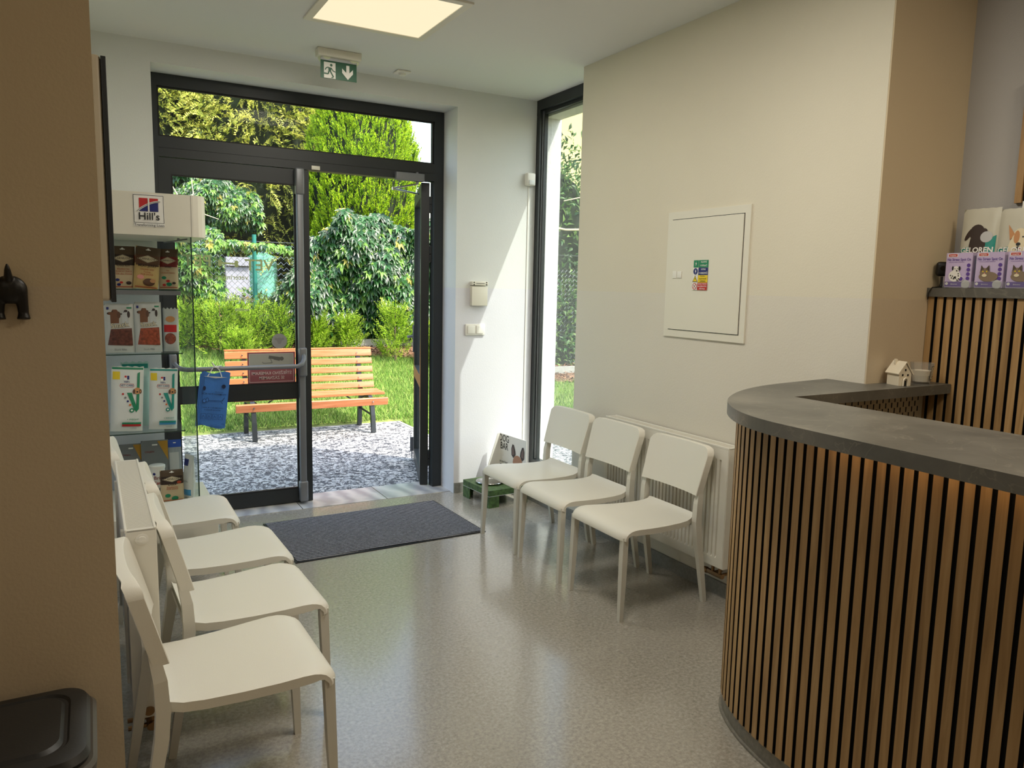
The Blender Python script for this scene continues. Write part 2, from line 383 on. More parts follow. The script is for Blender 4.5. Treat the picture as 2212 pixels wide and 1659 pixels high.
# door frame with transom: trim_4 + window_2
fr = MB()
FX0, FX1, FZ1, FY0, FY1 = .374, 2.367, 2.848, 5.37, 5.445
fr.box(FX0, FX0+.045, FY0, FY1, 0, FZ1).box(FX1-.075, FX1-.001, FY0, FY1, 0, FZ1).box(FX0+.045, FX1-.075, FY0, FY1, 2.775, FZ1).box(FX0+.045, FX1-.075, FY0, FY1, 2.345, 2.47)
fr.box(FX0+.045, FX1-.075, FY0-.004, FY0, 2.40, 2.405)
S_(fr.build('trim_4', M_anth))
w2 = S_(MB().box(FX0+.045, FX1-.075, 5.40, 5.41, 2.47, 2.775).build('window_2', M_glass))
MB().box(FX0+.045, FX1-.075, 5.385, 5.392, 2.468, 2.48).box(FX0+.045, FX1-.075, 5.385, 5.392, 2.765, 2.777).box(FX0+.043, FX0+.055, 5.385, 5.392, 2.48, 2.765).box(FX1-.087, FX1-.073, 5.385, 5.392, 2.48, 2.765).build('gasket', M_gasket, w2)

def leaf(root, mir=1):
    "leaf in local coords: x 0..0.945, thickness y 0..0.06"
    W = .945
    f = MB().box(0, .075, 0, .062, .008, 2.34).box(W-.095, W, 0, .062, .008, 2.34).box(.075, W-.095, 0, .062, .008, .108).box(.075, W-.095, 0, .062, 2.24, 2.34).box(.075, W-.095, 0, .062, .77, .869)
    f.build('leaf_frame', M_anth, root)
    MB().box(.075, W-.095, .026, .034, .869, 2.24).build('pane', M_glass, root)
    MB().box(.075, W-.095, .026, .034, .108, .77).build('pane', M_glass, root)
    g = MB()
    for z0, z1 in ((.869, 2.24), (.108, .77)):
        g.box(.073, .083, -.001, .01, z0, z1).box(W-.105, W-.093, -.001, .01, z0, z1).box(.083, W-.105, -.001, .01, z0, z0+.01).box(.083, W-.105, -.001, .01, z1-.01, z1)
    g.build('gasket', M_gasket, root)
    return root
d1 = S_(empty('door_1', (.41, 5.368, 0)))
leaf(d1)
eb = MB().box(.85, .893, -.05, 0, .16, 2.19, bev=.006); eb.box(.842, .90, -.062, -.0005, .02, .17, bev=.012).box(.842, .90, -.06, -.0005, 2.17, 2.345, bev=.01)
eb.build('espagnolette', M_grey, d1, True)
MB().box(.848, .90, -.075, -.0005, .925, 1.125, bev=.01).box(.02, .065, -.06, -.0005, .93, 1.10, bev=.01).build('bar_bracket', M_grey, d1, True)
MB().tube([(.875, -.05, 1.09), (.872, -.09, 1.05), (.855, -.115, 1.02), (.82, -.125, 1.003), (.12, -.125, 1.003), (.085, -.118, 1.008), (.06, -.09, 1.02), (.045, -.05, 1.04)], .0155, 10).build('push_bar', M_grey, d1, True, angle=60)
# lettering and stickers seen from behind
def dm(z=0): return flat((0, .0255, 0), (1, 0, 0), (0, 0, 1), (0, -1, 0))
D = Decal(dm())
D.text('VET', .608, 1.682, .105, M_film, .012, 1.05, True).text('PET', .215, 1.70, .105, M_film, .012, 1.05, True)
D.line([(.36, 1.694), (.455, 1.69)], .012, M_film)
for du, dv in ((.355, 1.703), (.355, 1.684), (.46, 1.70), (.46, 1.68)): D.disc(du, dv, .013, M_film)
D.text('veterinární klinika', .36, 1.60, .048, M_film, .004, 1, True, wmax=.36)
D.text('pondělí - pátek', .47, 1.455, .034, M_film2, .002, 1, True, wmax=.24).text('neděle', .49, 1.385, .034, M_film2, .002, 1, True)
D.build('glass_lettering', d1)
D = Decal(dm()); D.disc(.732, 1.168, .052, pm('sticker_back', (150, 150, 150), .6), n=32)
gr = pm('sticker_grey', (134, 134, 134), .6); D.disc(.732, 1.175, .020, gr, .017).disc(.732, 1.158, .013, gr, .011); D.disc(.708, 1.183, .009, gr); D.disc(.756, 1.183, .009, gr)
tag(D.build('round_sticker', d1), 'round grey paw sticker')
D = Decal(dm()); mp_, mg_ = pm('sign_back_red', (150, 84, 92), .5), pm('sign_back_grey', (166, 166, 156), .5)
U0, U1, V0, V1 = .515, .838, .873, 1.092
D.rect(U0, U1, V0, V1, mp_); lw = .003
wl = pm('sign_line', (216, 200, 196), .5)
D.rect(U0+.012, U1-.012, .986, V1-.011, mg_); D.line([(U0+.012, V0+.012), (U1-.012, V0+.012), (U1-.012, V1-.011), (U0+.012, V1-.011), (U0+.012, V0+.012)], lw, wl)
D.text('STŘEŽENO KAMERAMI', .676, .945, .03, wl, .008, 1, True, wmax=.27).text('SE ZÁZNAMEM', .676, .912, .03, wl, .008, 1, True, wmax=.17)
dg = pm('sign_dark', (96, 96, 92), .5)
D.poly([(.66, 1.068), (.655, 1.048), (.73, 1.03), (.742, 1.055)], dg).disc(.745, 1.045, .014, dg).poly([(.67, 1.046), (.68, 1.02), (.692, 1.02), (.69, 1.043)], mg_)
D.line([(.67, 1.044), (.68, 1.018), (.62, 1.015), (.615, 1.025)], .003, dg)
tag(D.build('warning_sign', d1), 'reddish camera surveillance sign seen from behind')
# open leaf
ang = math.atan2(6.395-5.45, 2.62-2.287)
d2 = S_(empty('door_2', (2.225, 5.452, 0), ang+math.radians(8)))
d2.location = (2.222, 5.455, 0); d2.rotation_euler = (0, 0, math.radians(71.5))
W = .945
f = MB().box(0, .095, -.062, 0, .008, 2.34).box(W-.075, W, -.062, 0, .008, 2.34).box(.095, W-.075, -.062, 0, .008, .108).box(.095, W-.075, -.062, 0, 2.24, 2.34).box(.095, W-.075, -.062, 0, .77, .869)
f.build('leaf_frame', M_anth, d2)
MB().box(.095, W-.075, -.035, -.027, .869, 2.24).build('pane', M_glass, d2); MB().box(.095, W-.075, -.035, -.027, .108, .77).build('pane', M_glass, d2)
h = MB()
for z in (.16, 1.75, 2.12): h.lathe([(.012, z), (.012, z+.055)], (.0, -.075, 0), 12).lathe([(.0125, z+.062), (.0125, z+.12)], (.0, -.075, 0), 12).box(.0, .04, -.079, -.0625, z, z+.12)
h.build('hinge', M_black, d2, True)
MB().box(W-.06, W-.02, .0005, .012, .98, 1.22, bev=.004).tube([(W-.04, .01, 1.12), (W-.04, .055, 1.12), (W-.16, .055, 1.12)], .010, 8).box(W-.06, W-.02, -.074, -.0625, .98, 1.22, bev=.004).build('lever_handle', M_grey, d2, True)
MB().box(.30, .52, -.0268, -.0262, 1.50, 1.79).build('paper_notice', P['white'], d2)
MB().tube([(W+.0085, .012, .0), (W+.0085, .012, .09)], .006, 8).box(W+.0005, W+.014, .0, .03, .07, .2, bev=.003).build('drop_bolt', M_grey, d2, True)
cl = tag(empty('door_closer', (2.086, 5.37, 2.357)), 'silver door closer box above the open door leaf', 'door closer')
MB().box(-.11, .11, -.045, -.001, -.028, .028, bev=.004).lathe([(.012, -.045), (.012, .038)], (.06, -.02, 0), 12).build('closer_body', M_grey, cl, True)
MB().tube([(.06, -.02, -.045), (-.11, .02, -.083)], .0065, 8).tube([(-.11, .02, -.088), (.125, .11, -.100)], .0065, 8).lathe([(.011, -.097), (.011, -.076)], (-.11, .02, 0), 10).build('closer_arm', M_steel, cl, True)
tag(MB().box(1.372, 1.43, 5.355, 5.3695, 2.348, 2.374, bev=.002).build('door_contact', M_white2, None, True), 'small white door contact on the dark frame above the doorway', 'sensor')

# right window
w1 = S_(empty('window_1', (3.03, 4.2, .15)))
H = ZC-.15
fw = MB().box(0, .07, 0, .02, 0, H).box(0, .07, .888, .9365, 0, H).box(0, .07, .02, .888, 0, .065).box(0, .07, .02, .888, H-.075, H)
fw.box(.03, .06, .868, .888, .065, H-.075).box(.03, .06, .02, .868, H-.10, H-.075)
fw.build('window_frame', M_anth, w1)
MB().box(.045, .053, .02, .868, .06, H-.10).build('pane', M_glassd, w1)
MB().box(.028, .03, .872, .876, .07, H-.08).box(.02, .029, .879, .884, .07, H-.08).build('gasket', M_grey, w1)

# ------------------------------------------------------------------ ceiling things
lp = tag(empty('ceiling_light_panel', (1.397, 3.925, ZC)), 'square warm white light panel recessed in ceiling', 'ceiling light')
MB().box(-.302, .302, -.302, .302, -.006, -.002).build('diffuser', pm('diffuser_glow', (96, 88, 74), .5, emis=(255, 238, 200), estr=.72), lp)
MB().box(-.34, -.30, -.34, .34, -.01, -.0005).box(.30, .34, -.34, .34, -.01, -.0005).box(-.30, .30, -.34, -.30, -.01, -.0005).box(-.30, .30, .30, .34, -.01, -.0005).build('trim_ring', M_white2, lp)
dup(lp, (1.397, 2.10, ZC), 0, 'assumed square light panel added above the middle of the waiting room, overhead and out of frame')  # added fitting for the unseen middle fill light
dup(lp, (1.7, .2, ZC), 0, 'assumed square light panel added behind the camera, out of frame')  # added fitting for the unseen rear fill light
ex = tag(empty('exit_sign', (1.39, 4.75, ZC)), 'green emergency exit sign hanging from the ceiling above the door', 'exit sign')
MB().box(-.134, .134, -.035, .035, -.045, -.0005, bev=.004).build('housing', M_white2, ex, True)
MB().lathe([(.036, -.062), (.044, -.05), (.045, -.046)], (-.075, .03, 0), 20).build('lens', pm('lens', (214, 220, 190), .3), ex, True)
MB().lathe([(.036, -.062), (.044, -.05), (.045, -.046)], (.09, .03, 0), 20).build('lens', MATS['lens'], ex, True)
MB().box(-.111, .111, -.008, .008, -.064, -.046).build('light_guide', M_steel, ex)
MB().box(-.111, .111, -.003, .003, -.166, -.0645).build('sign_plate', P['sign_green'], ex)
D = Decal(flat((0, -.0032, -.115), (1, 0, 0), (0, 0, 1), (0, -1, 0))); k = 1.0
D.rect(-.092, -.021, -.05, .042, P['white'])
G = P['sign_green']
D.disc(-.047, .027, .008, G); D.poly([(-.066, .014), (-.045, .012), (-.05, -.012), (-.064, -.012)], G)
D.line([(-.064, .014), (-.078, .008), (-.085, -.004)], .006, G).line([(-.048, .011), (-.036, -.006), (-.022, -.01)], .006, G)
D.line([(-.053, -.01), (-.042, -.028), (-.034, -.042)], .008, G).line([(-.062, -.008), (-.066, -.026), (-.092, -.025)], .008, G).line([(-.048, -.046), (-.036, -.044)], .005, G)
D.poly([(.045, .038), (.065, .038), (.065, -.005), (.087, .018), (.087, -.008), (.055, -.045), (.019, -.008), (.019, .018), (.045, -.005)][::-1], P['white'])
D.build('pictogram', ex)
sd = tag(empty('ceiling_sensor', (1.875, 4.95, ZC)), 'small white round sensor on square plate, on the ceiling right of the exit sign', 'sensor')
MB().box(-.045, .045, -.045, .045, -.012, -.0005, bev=.004).build('plate', M_white, sd, True)
MB().lathe([(.024, -.0125), (.02, -.026), (.008, -.029)], (0, 0, 0), 20).build('dome', M_white, sd, True)

# ------------------------------------------------------------------ back wall things
it = tag(empty('wall_unit', (2.55, YB, 1.52)), 'white box with dark screw heads on wall above the light switch', 'electric box')
MB().box(-.066, .066, -.038, -.0005, -.09, .055, bev=.004).box(-.066, .066, -.045, -.0005, .06, .09, bev=.004).build('casing', M_white2, it, True)
q = MB()
for dx in (-.052, .052):
    for dz in (.067, .083): q.lathe([(.005, -.0465), (.005, -.0452)], (dx, 0, dz), 10, axis='y')
q.box(-.035, .035, -.0462, -.0452, .074, .077)
q.build('screw', M_black, it)
sw = tag(empty('light_switch', (2.529, YB, 1.25)), 'white double light switch on wall beside the doorway', 'light switch')
MB().box(-.082, .082, -.012, -.0005, -.043, .043, bev=.005).build('switch_plate', M_white, sw, True)
for dx in (-.036, .036): MB().box(dx-.03, dx+.03, -.018, -.0122, -.03, .03, bev=.003).build('rocker', M_white, sw, True)
pr_ = tag(empty('motion_sensor', (2.968, YB, 2.385)), 'white corner motion sensor on wall beside tall narrow window', 'sensor')
MB().box(-.038, .038, -.05, -.0005, -.045, .05, bev=.012).build('sensor_body', M_white, pr_, True)
MB().box(-.024, .024, -.056, -.0502, -.04, -.005, bev=.002).build('sensor_lens', pm('sensor_lens', (206, 210, 210), .25), pr_, True)
MB().box(-.002, .006, -.006, -.0005, -2.2, -.0455).build('cable_duct', M_white, pr_)

# ------------------------------------------------------------------ electrical box on right wall
eb = tag(empty('electrical_cabinet', (XR, 3.005, 1.661)), 'white flush electrical cabinet with coloured warning labels on right wall', 'electrical cabinet')
MB().box(-.010, -.0005, -.30, .30, -.337, .337).build('cabinet_frame', M_white2, eb)
MB().box(-.0155, -.0102, -.26, .26, -.296, .294).build('cabinet_door', M_white2, eb)
MB().box(-.0106, -.0101, -.2635, .2635, -.2995, .2975).build('door_gap', M_black, eb)
MB().box(-.021, -.0157, .165, .198, -.018, .018, bev=.002).box(-.019, -.0157, .204, .238, -.02, .02, bev=.002).build('latch', M_white, eb, True)
D = Decal(flat((-.0157, .02, -.003), (0, -1, 0), (0, 0, 1), (-1, 0, 0)))
zt = .078
for i, (c, l, tx) in enumerate((('green', 'green', ('HLAVNÍ', 'VYPÍNAČ')), ('navy', 'white', ('VYPNI', 'V NEBEZPEČÍ')), ('yellow', 'white', ('POZOR -', 'ELEKTRICKÉ', 'ZAŘÍZENÍ')), ('red', 'white', ('NEHAS VODOU', 'ANI PĚNOVÝMI', 'PŘÍSTROJI')))):
    z1 = zt-i*.039; z0 = z1-.038
    D.rect(-.055, -.018, z0, z1, P[l]).rect(-.016, .055, z0, z1, P[c])
    tc_ = P['black'] if c == 'yellow' else P['white']; nl = len(tx)
    for j, s in enumerate(tx): D.text(s, .02, z1-.038*(j+.5)/nl, .0125 if nl == 2 else .0095, tc_, .01, wmax=.064)
    u, v = -.037, (z0+z1)/2
    if i == 1: D.disc(u, v, .017, P['navy'])
    if i == 2: D.poly([(u-.019, v-.016), (u+.019, v-.016), (u, v+.018)], P['black']).poly([(u-.015, v-.0135), (u+.015, v-.0135), (u, v+.0135)], P['yellow'])
    if i == 3: D.disc(u, v, .017, P['red']).disc(u, v, .0135, P['white']).line([(u-.008, v+.008), (u+.008, v-.008)], .003, P['black']).line([(u+.01, v+.01), (u-.01, v-.01)], .003, P['red'])
    if i < 3:
        m_ = P['black'] if i == 2 else P['white']; q = .6 if i == 2 else 1
        D.poly([(u+.003*q, v+.013*q), (u-.005*q, v), (u+.0*q, v-.001), (u-.003*q, v-.013*q), (u+.006*q, v+.002), (u+.001*q, v+.003*q)][::-1], m_)
D.build('warning_labels', eb)

# ------------------------------------------------------------------ radiator
def make_radiator(label):
    r = tag(empty('radiator'), label, 'radiator', 'white panel radiators')
    # local: x = depth (0 wall side .. .105 front +x), y = 0..1.03 , z from .18 .. .81
    Ln, z0, z1 = 1.02, .185, .81
    P_ = MB(); rib = []
    n = 34; ys = [.03]
    for side, xf in ((1, .082), (-1, .012)):
        prof = []
        y = .0; pitch = (Ln-.06)/n
        pts = [(0, 0)]
        for i in range(n):
            a = .03+i*pitch
            pts += [(a, 0), (a+pitch*.10, -.016), (a+pitch*.42, -.016), (a+pitch*.55, 0)]
        pts += [(Ln, 0)]
        if side == -1: pts = [(0, 0), (Ln, 0)]
        G_ = []
        for z, f in ((z0, 0), (z0+.045, 0), (z0+.062, 1), (z1-.085, 1), (z1-.068, 0), (z1-.012, 0)):
            G_.append([(xf+side*d*f, y, z) for y, d in pts])
        P_.shell(G_, .003*side)
    P_.build('panel', M_rad, r)
    MB().box(.008, .084, -.004, .0, z0-.002, z1-.003, bev=.0015).build('side_cover', M_rad, r)
    MB().box(.008, .084, Ln, Ln+.004, z0-.002, z1-.003, bev=.0015).build('side_cover', M_rad, r)
    g = MB().box(.006, .012, -.004, Ln+.004, z1-.012, z1, bev=.002).box(.078, .085, -.004, Ln+.004, z1-.012, z1, bev=.002)
    g.box(.012, .078, -.004, .012, z1-.009, z1-.003).box(.012, .078, Ln-.012, Ln+.004, z1-.009, z1-.003)
    m = 118
    for i in range(m):
        y = .012+(Ln-.024)*(i+.2)/m; g.box(.012, .078, y, y+(Ln-.024)/m*.52, z1-.008, z1-.003)
    g.box(.012, .078, 0, Ln, z1-.016, z1-.012)
    g.build('top_grille', M_rad, r)
    MB().lathe([(.017, -.006), (.017, -.0042)], (.048, 0, z1-.035), 20, axis='y').lathe([(.010, -.010), (.010, -.0062)], (.048, 0, z1-.035), 16, axis='y').build('plug', M_white, r, True)
    MB().lathe([(.013, -.012), (.015, -.0042)], (.048, 0, z0+.02), 16, axis='y').build('drain_plug', M_brass, r, True)
    MB().box(0, .0075, .15, .18, z0+.05, z1-.05).build('bracket', M_rad, r); MB().box(0, .0075, Ln-.18, Ln-.15, z0+.05, z1-.05).build('bracket', M_rad, r)
    v = MB().tube([(.055, .04, z0-.001), (.055, .04, z0-.05)], .009, 10).tube([(.055, .09, z0-.001), (.055, .09, z0-.05)], .009, 10).tube([(.055, .02, z0-.05), (.055, .13, z0-.05)], .014, 10)
    v.tube([(.055, .13, z0-.05), (.07, .17, z0-.048)], [.017, .014], 12).tube([(.055, .04, z0-.05), (-.006, .04, z0-.05)], .008, 8).tube([(.055, .09, z0-.05), (-.006, .09, z0-.05)], .008, 8)
    v.build('valve', M_brass, r, True)
    return r
r1 = make_radiator('white panel radiator on the left wall behind the row of four chairs'); r1.location = (.054, 2.545, 0); r1.scale = (1.14, 1, 1)
r2 = dup(r1, (XR-.012, 3.70, 0), PI, 'white ribbed panel radiator on right wall behind three chairs')
r2.location = (XR-.008, 3.70, 0); r2.scale = (1, 1, 1)
# valve sits at the near end of the right radiator too
for c in children(r2):
    if c.name.startswith('valve'): c.rotation_euler = (0, 0, 0); c.scale = (1, -1, 1); c.location = (0, 1.02, 0)

# ------------------------------------------------------------------ chairs (face +x, origin on floor)
def make_chair(label):
    c = tag(empty('side_chair'), label, 'chair')
    # seat: top surface and a deeper rim along the sides
    prof = [(.268, .400), (.268, .410), (.262, .423), (.250, .435), (.234, .442), (.21, .446), (.17, .447), (.10, .443), (.0, .438), (-.10, .437), (-.155, .440), (-.188, .446), (-.207, .455), (-.216, .466)]
    n = 18; T_ = []; B_ = []; m_ = len(prof)
    us = [-1, -.985, -.95, -.86]+[-.8+1.6*k/10 for k in range(11)]+[.86, .95, .985, 1]
    for i, (x, z) in enumerate(prof):
        a, b_ = prof[max(0, i-1)], prof[min(m_-1, i+1)]; tx, tz = b_[0]-a[0], b_[1]-a[1]; L = math.hypot(tx, tz); nx, nz = tz/L, -tx/L
        if nz < 0 and i > 3: nx, nz = -nx, -nz
        q = min(1, (x+.216)/.484*1.4); hw = .192+.036*q
        if x < -.14: hw -= .018*((-.14-x)/.076)**2
        tr_, br_ = [], []
        for s_ in us:
            e = max(0, (abs(s_)-.80)/.20); fx = -.020*e**2.2*min(1, max(0, (x-.15)/.08))
            rim = 1 if abs(s_) >= .95 else 0
            p = Vector((x+fx, hw*s_, z-.003*e**2)); tr_.append(p)
            th_ = .010+.018*rim*max(0, min(1, (.26-x)/.06))
            br_.append(p-Vector((abs(nx)*.010 if i < 5 else 0, 0, th_ if i > 1 else .003)))
        T_.append(tr_); B_.append(br_)
    MB().slab(T_, B_).build('seat', M_seat, c, True, angle=40)
    H_ = .240; Z0 = .566; T_ = []; B_ = []
    def bx(au, v): return -.186-.066*v-.020*(1-au**2.4)
    us = [-1, -.985, -.93, -.84]+[-.74+1.48*k/10 for k in range(11)]+[.84, .93, .985, 1]
    vs_ = [0, .15, .3, .45, .6, .72, .82, .89, .94, .975, .992, 1]
    for v in vs_:
        tr_, br_ = [], []
        for u in us:
            hw = .215+.009*v; y = hw*u; R_ = .045; cy = hw-R_; dz = 0
            if abs(y) > cy: dz = R_-math.sqrt(max(0, R_*R_-(abs(y)-cy)**2))
            vv = v*(1-dz/H_); x = bx(abs(u), vv); e = 1 if (abs(u) >= .93 or v >= .94) else 0
            edge = .003 if (abs(u) == 1 or v == 1) else 0
            tr_.append(Vector((x-edge, y, Z0+H_*vv))); br_.append(Vector((x-.012-.030*e*(1 if abs(u) >= .93 else .7), y, Z0+H_*vv-edge)))
        T_.append(tr_); B_.append(br_)
    MB().slab(T_, B_).build('backrest', M_seat, c, True, angle=40)
    for s in (-1, 1):
        MB().tube([(.242, s*.206, .412), (.248, s*.210, .20), (.255, s*.214, .0)], [.0155, .014, .0105], sq=True, up=(1, 0, 0)).build('leg', M_leg, c)
        MB().tube([(-.275, s*.214, 0), (-.235, s*.211, .24), (-.214, s*.209, .36), (-.208, s*.207, .43), (-.212, s*.206, .52), (-.226, s*.200, .60), (-.262, s*.198, .74)], [.0105, .0135, .0155, .016, .015, .012, .010], sq=True, up=(1, 0, 0), asp=1.15).build('leg', M_leg, c)
    f = MB().tube([(.23, -.19, .415), (.18, -.17, .412), (-.2, -.17, .415)], .009, sq=True).tube([(.23, .19, .415), (.18, .17, .412), (-.2, .17, .415)], .009, sq=True)
    f.tube([(.225, -.19, .414), (.225, .19, .414)], .009, sq=True).tube([(-.206, -.195, .425), (-.206, .195, .425)], .009, sq=True).tube([(.05, -.17, .412), (.05, .17, .412)], .008, sq=True)
    f.build('seat_frame', M_leg, c)
    return c
GR = 'cream white waiting room chairs'
ch = make_chair('cream plastic chair nearest the camera in the left row, against the beige wall'); ch['group'] = GR
ch.location = (.325, 2.315, 0); ch.rotation_euler = (0, 0, math.radians(1.5))
for (x, y, a, l) in [(.440, 2.805, 2, 'cream chair, second from the camera in the left row'), (.440, 3.345, 1.5, 'cream chair, third from the camera in the left row'), (.33, 3.98, 0, 'cream chair farthest back in the left row, in front of the glass display shelf'),
        (2.40, 3.985, 180, 'cream chair nearest the tall window, beside the green dog feeding stand'), (2.40, 3.50, 180, 'cream chair in the middle of the three before the right radiator'), (2.405, 2.965, 180, 'cream chair nearest the slatted counter, before the right radiator')]:
    dup(ch, (x, y, 0), math.radians(a), l, GR)

# ------------------------------------------------------------------ door mat
def mat_mat():
    m, nt, b, nd, L = nodes('ribbed_mat')
    g = nd('NewGeometry'); w = nd('TexWave', Scale=13.0, Distortion=1.0, Detail=2.0); w.bands_direction = 'Y'; w.inputs['Detail Scale'].default_value = 6; L(g.outputs['Position'], w.inputs['Vector'])
    n = nd('TexNoise', Scale=220.0, Detail=2.0); L(g.outputs['Position'], n.inputs['Vector'])
    a = nd('Math', operation='ADD'); L(w.outputs['Fac'], a.inputs[0]); L(n.outputs['Fac'], a.inputs[1])
    r = ramp(nd, (.5, (58, 58, 62)), (1.5, (170, 170, 176))); mr = nd('Math', operation='MULTIPLY'); mr.inputs[1].default_value = .6; L(a.outputs[0], mr.inputs[0]); L(mr.outputs[0], r.inputs[0])
    L(r.outputs[0], b.inputs['Base Color']); b.inputs['Roughness'].default_value = .95; b.inputs['Specular IOR Level'].default_value = .1
    bp = nd('Bump', Strength=.8, Distance=.004); L(a.outputs[0], bp.inputs['Height']); L(bp.outputs[0], b.inputs['Normal']); return m
dmt = tag(empty('door_mat', (1.55, 4.59, 0), math.radians(1.8)), 'dark grey ribbed entrance mat on floor inside the door', 'door mat')
MB().box(-.60, .60, -.385, .385, .001, .010, bev=.002).build('mat_pile', mat_mat(), dmt)
MB().box(-.612, .612, -.398, -.383, .0005, .005).box(-.612, .612, .383, .398, .0005, .005).box(-.612, -.598, -.383, .383, .0005, .005).box(.598, .612, -.383, .383, .0005, .005).build('rubber_border', M_black, dmt)

# ------------------------------------------------------------------ dog bar
db = tag(empty('dog_feeding_stand', (2.58, 4.86, 0), math.radians(4)), 'green grass-print dog feeding stand with a dog picture board, on floor by window', 'pet feeding stand')
gm = pm('grass_print', (66, 92, 46), .6, nscale=45, namt=.55)
t = MB().box(-.165, .165, -.19, .19, .085, .128); 
for sx in (-1, 1):
    for sy in (-1, 1): t.box(sx*.165, sx*.08, sy*.189, sy*.182, 0, .085).box(sx*.1649, sx*.158, sy*.182, sy*.09, 0, .085)
t.build('grass_tray', gm, db)
wl_ = MB()
wl_.box(-.1665, -.1651, -.1905, .1905, .084, .0865).box(-.166, .166, -.1915, -.1901, .084, .0865)
wl_.build('edge_trim', P['lgrey'], db)
MB().box(.150, .156, -.185, .185, .129, .46).build('picture_board', P['white'], db)
MB().prism([(0, .0), (0, .33), (-.02, .33), (-.135, .0)], 0, .005, M=Matrix.Translation((.149, .18, .129)) @ Matrix.Rotation(PI/2, 4, 'X')).build('side_flap', P['white'], db)
D = Decal(flat((.1496, 0, .30), (0, -1, 0), (0, 0, 1), (-1, 0, 0)))
D.text('DOG', -.118, .125, .075, P['black'], .01, .8).text('BAR', -.115, .065, .075, P['black'], .01, .8).text('pet your friend', -.12, -.055, .028, P['black'], 0, wmax=.11)
D.rect(-.17, -.05, -.16, -.075, P['black'])
fb, fd, fe = pm('dog_fawn', (176, 130, 104), .6), pm('dog_mask', (62, 54, 52), .6), pm('dog_ear', (112, 92, 88), .6)
for s in (-1, 1):
    D.poly([(.075+s*.085, .02), (.075+s*.088, .07), (.075+s*.075, .105), (.075+s*.055, .10), (.075+s*.035, .06), (.075+s*.03, .03), (.075+s*.06, .0)][::s], fd)
    D.poly([(.075+s*.078, .02), (.075+s*.078, .07), (.075+s*.068, .09), (.075+s*.05, .06), (.075+s*.045, .03)][::s], fe)
D.disc(.075, -.03, .065, fb, .06).disc(.075, -.10, .062, fb, .06); D.disc(.075, -.085, .042, fd, .055)
for s in (-1, 1): D.disc(.075+s*.036, -.055, .014, P['white'], .010).disc(.075+s*.036, -.055, .009, P['black'])
D.disc(.075, -.075, .012, P['black'], .009)
D.build('dog_picture', db)
bw = tag(empty('dog_bowl', (2.545, 4.875, .1285)), 'round stainless steel bowl set in the green feeding stand tray', 'bowl')
MB().lathe([(.001, .004), (.06, .004), (.082, .010), (.096, .0145), (.103, .015), (.105, .011), (.102, .0075), (.09, .006), (.08, .0015), (.001, .0005)][::-1], (0, 0, 0), 40, cap=False).build('bowl_shell', M_steel, bw, True)

# ------------------------------------------------------------------ near-wall things
hk = tag(empty('dog_tail_hook', (-.1365, 1.7952, 1.545)), 'black rubber hook shaped like a dog rump, on the beige wall', 'wall hook')
hb = MB()
def ell(b, c, r, n=14):
    rings = []
    for i in range(1, n):
        a = PI*i/n; rings.append([Vector((c[0]+r[0]*math.sin(a)*math.cos(t), c[1]+r[1]*math.sin(a)*math.sin(t), c[2]-r[2]*math.cos(a))) for t in [2*PI*k/16 for k in range(16)]])
    b.loft(rings)
ell(hb, (0, -.016, .008), (.0305, .016, .028))
hb.tube([(0, -.018, .02), (0, -.03, .036), (.0, -.038, .048), (0, -.04, .058)], [.0085, .0075, .0055, .0022], 12)
for s in (-1, 1): hb.tube([(s*.016, -.014, .005), (s*.0195, -.013, -.02), (s*.0205, -.012, -.038), (s*.0205, -.014, -.050)], [.0145, .0105, .0095, .0125], 12)
ho = hb.build('hook_body', M_black, hk, True)
md = ho.modifiers.new('r', 'REMESH'); md.mode = 'VOXEL'; md.voxel_size = .0018; md.use_smooth_shade = True
md = ho.modifiers.new('s', 'SMOOTH'); md.iterations = 8
def rrect(x0, x1, y0, y1, r, z, n=8):
    out = []
    for cx, cy, a0 in ((x1-r, y1-r, 0), (x0+r, y1-r, PI/2), (x0+r, y0+r, PI), (x1-r, y0+r, 1.5*PI)):
        for i in range(n+1): a = a0+PI/2*i/n; out.append(Vector((cx+r*math.cos(a), cy+r*math.sin(a), z)))
    return out
bn = tag(empty('waste_bin', (-.208, 1.622, 0)), 'dark brown plastic waste bin with lid standing at the beige wall', 'waste bin')
def rr(w, d, r, z, off=0): return rrect(-w, w, -d, d, r, z)
MB().loft([rr(.125, .11, .04, 0), rr(.13, .115, .04, .01), rr(.172, .150, .05, 0.6560), rr(.180, .158, .055, 0.6660), rr(.183, .16, .055, 0.6910), rr(.176, .154, .05, 0.6980)]).build('bin_body', pm('bin_grey_brown', (70, 64, 56), .5), bn, True)
MB().loft([rr(.170, .148, .05, 0.6985), rr(.172, .150, .05, 0.7060), rr(.166, .144, .05, 0.7180), rr(.155, .134, .05, 0.7220), rr(.138, .118, .045, 0.7230), rr(.134, .114, .045, 0.7185), rr(.128, .108, .04, 0.7185), rr(.122, .102, .04, 0.7250), rr(.06, .05, .03, 0.7270)]).build('bin_lid', M_dark, bn, True, angle=25)
tv = tag(empty('wall_display', (XL, 3.0, 1.50)), 'slim black display panel on cream casing, seen edge on, on left wall', 'display panel')
MB().box(-.0595, .040, .0, 1.2, .0, .822, bev=.012).build('back_casing', pm('cream_casing', (150, 134, 108), .6), tv, True)
MB().box(.0405, .0565, -.003, 1.203, -.004, .818, bev=.002).build('screen', M_black, tv)

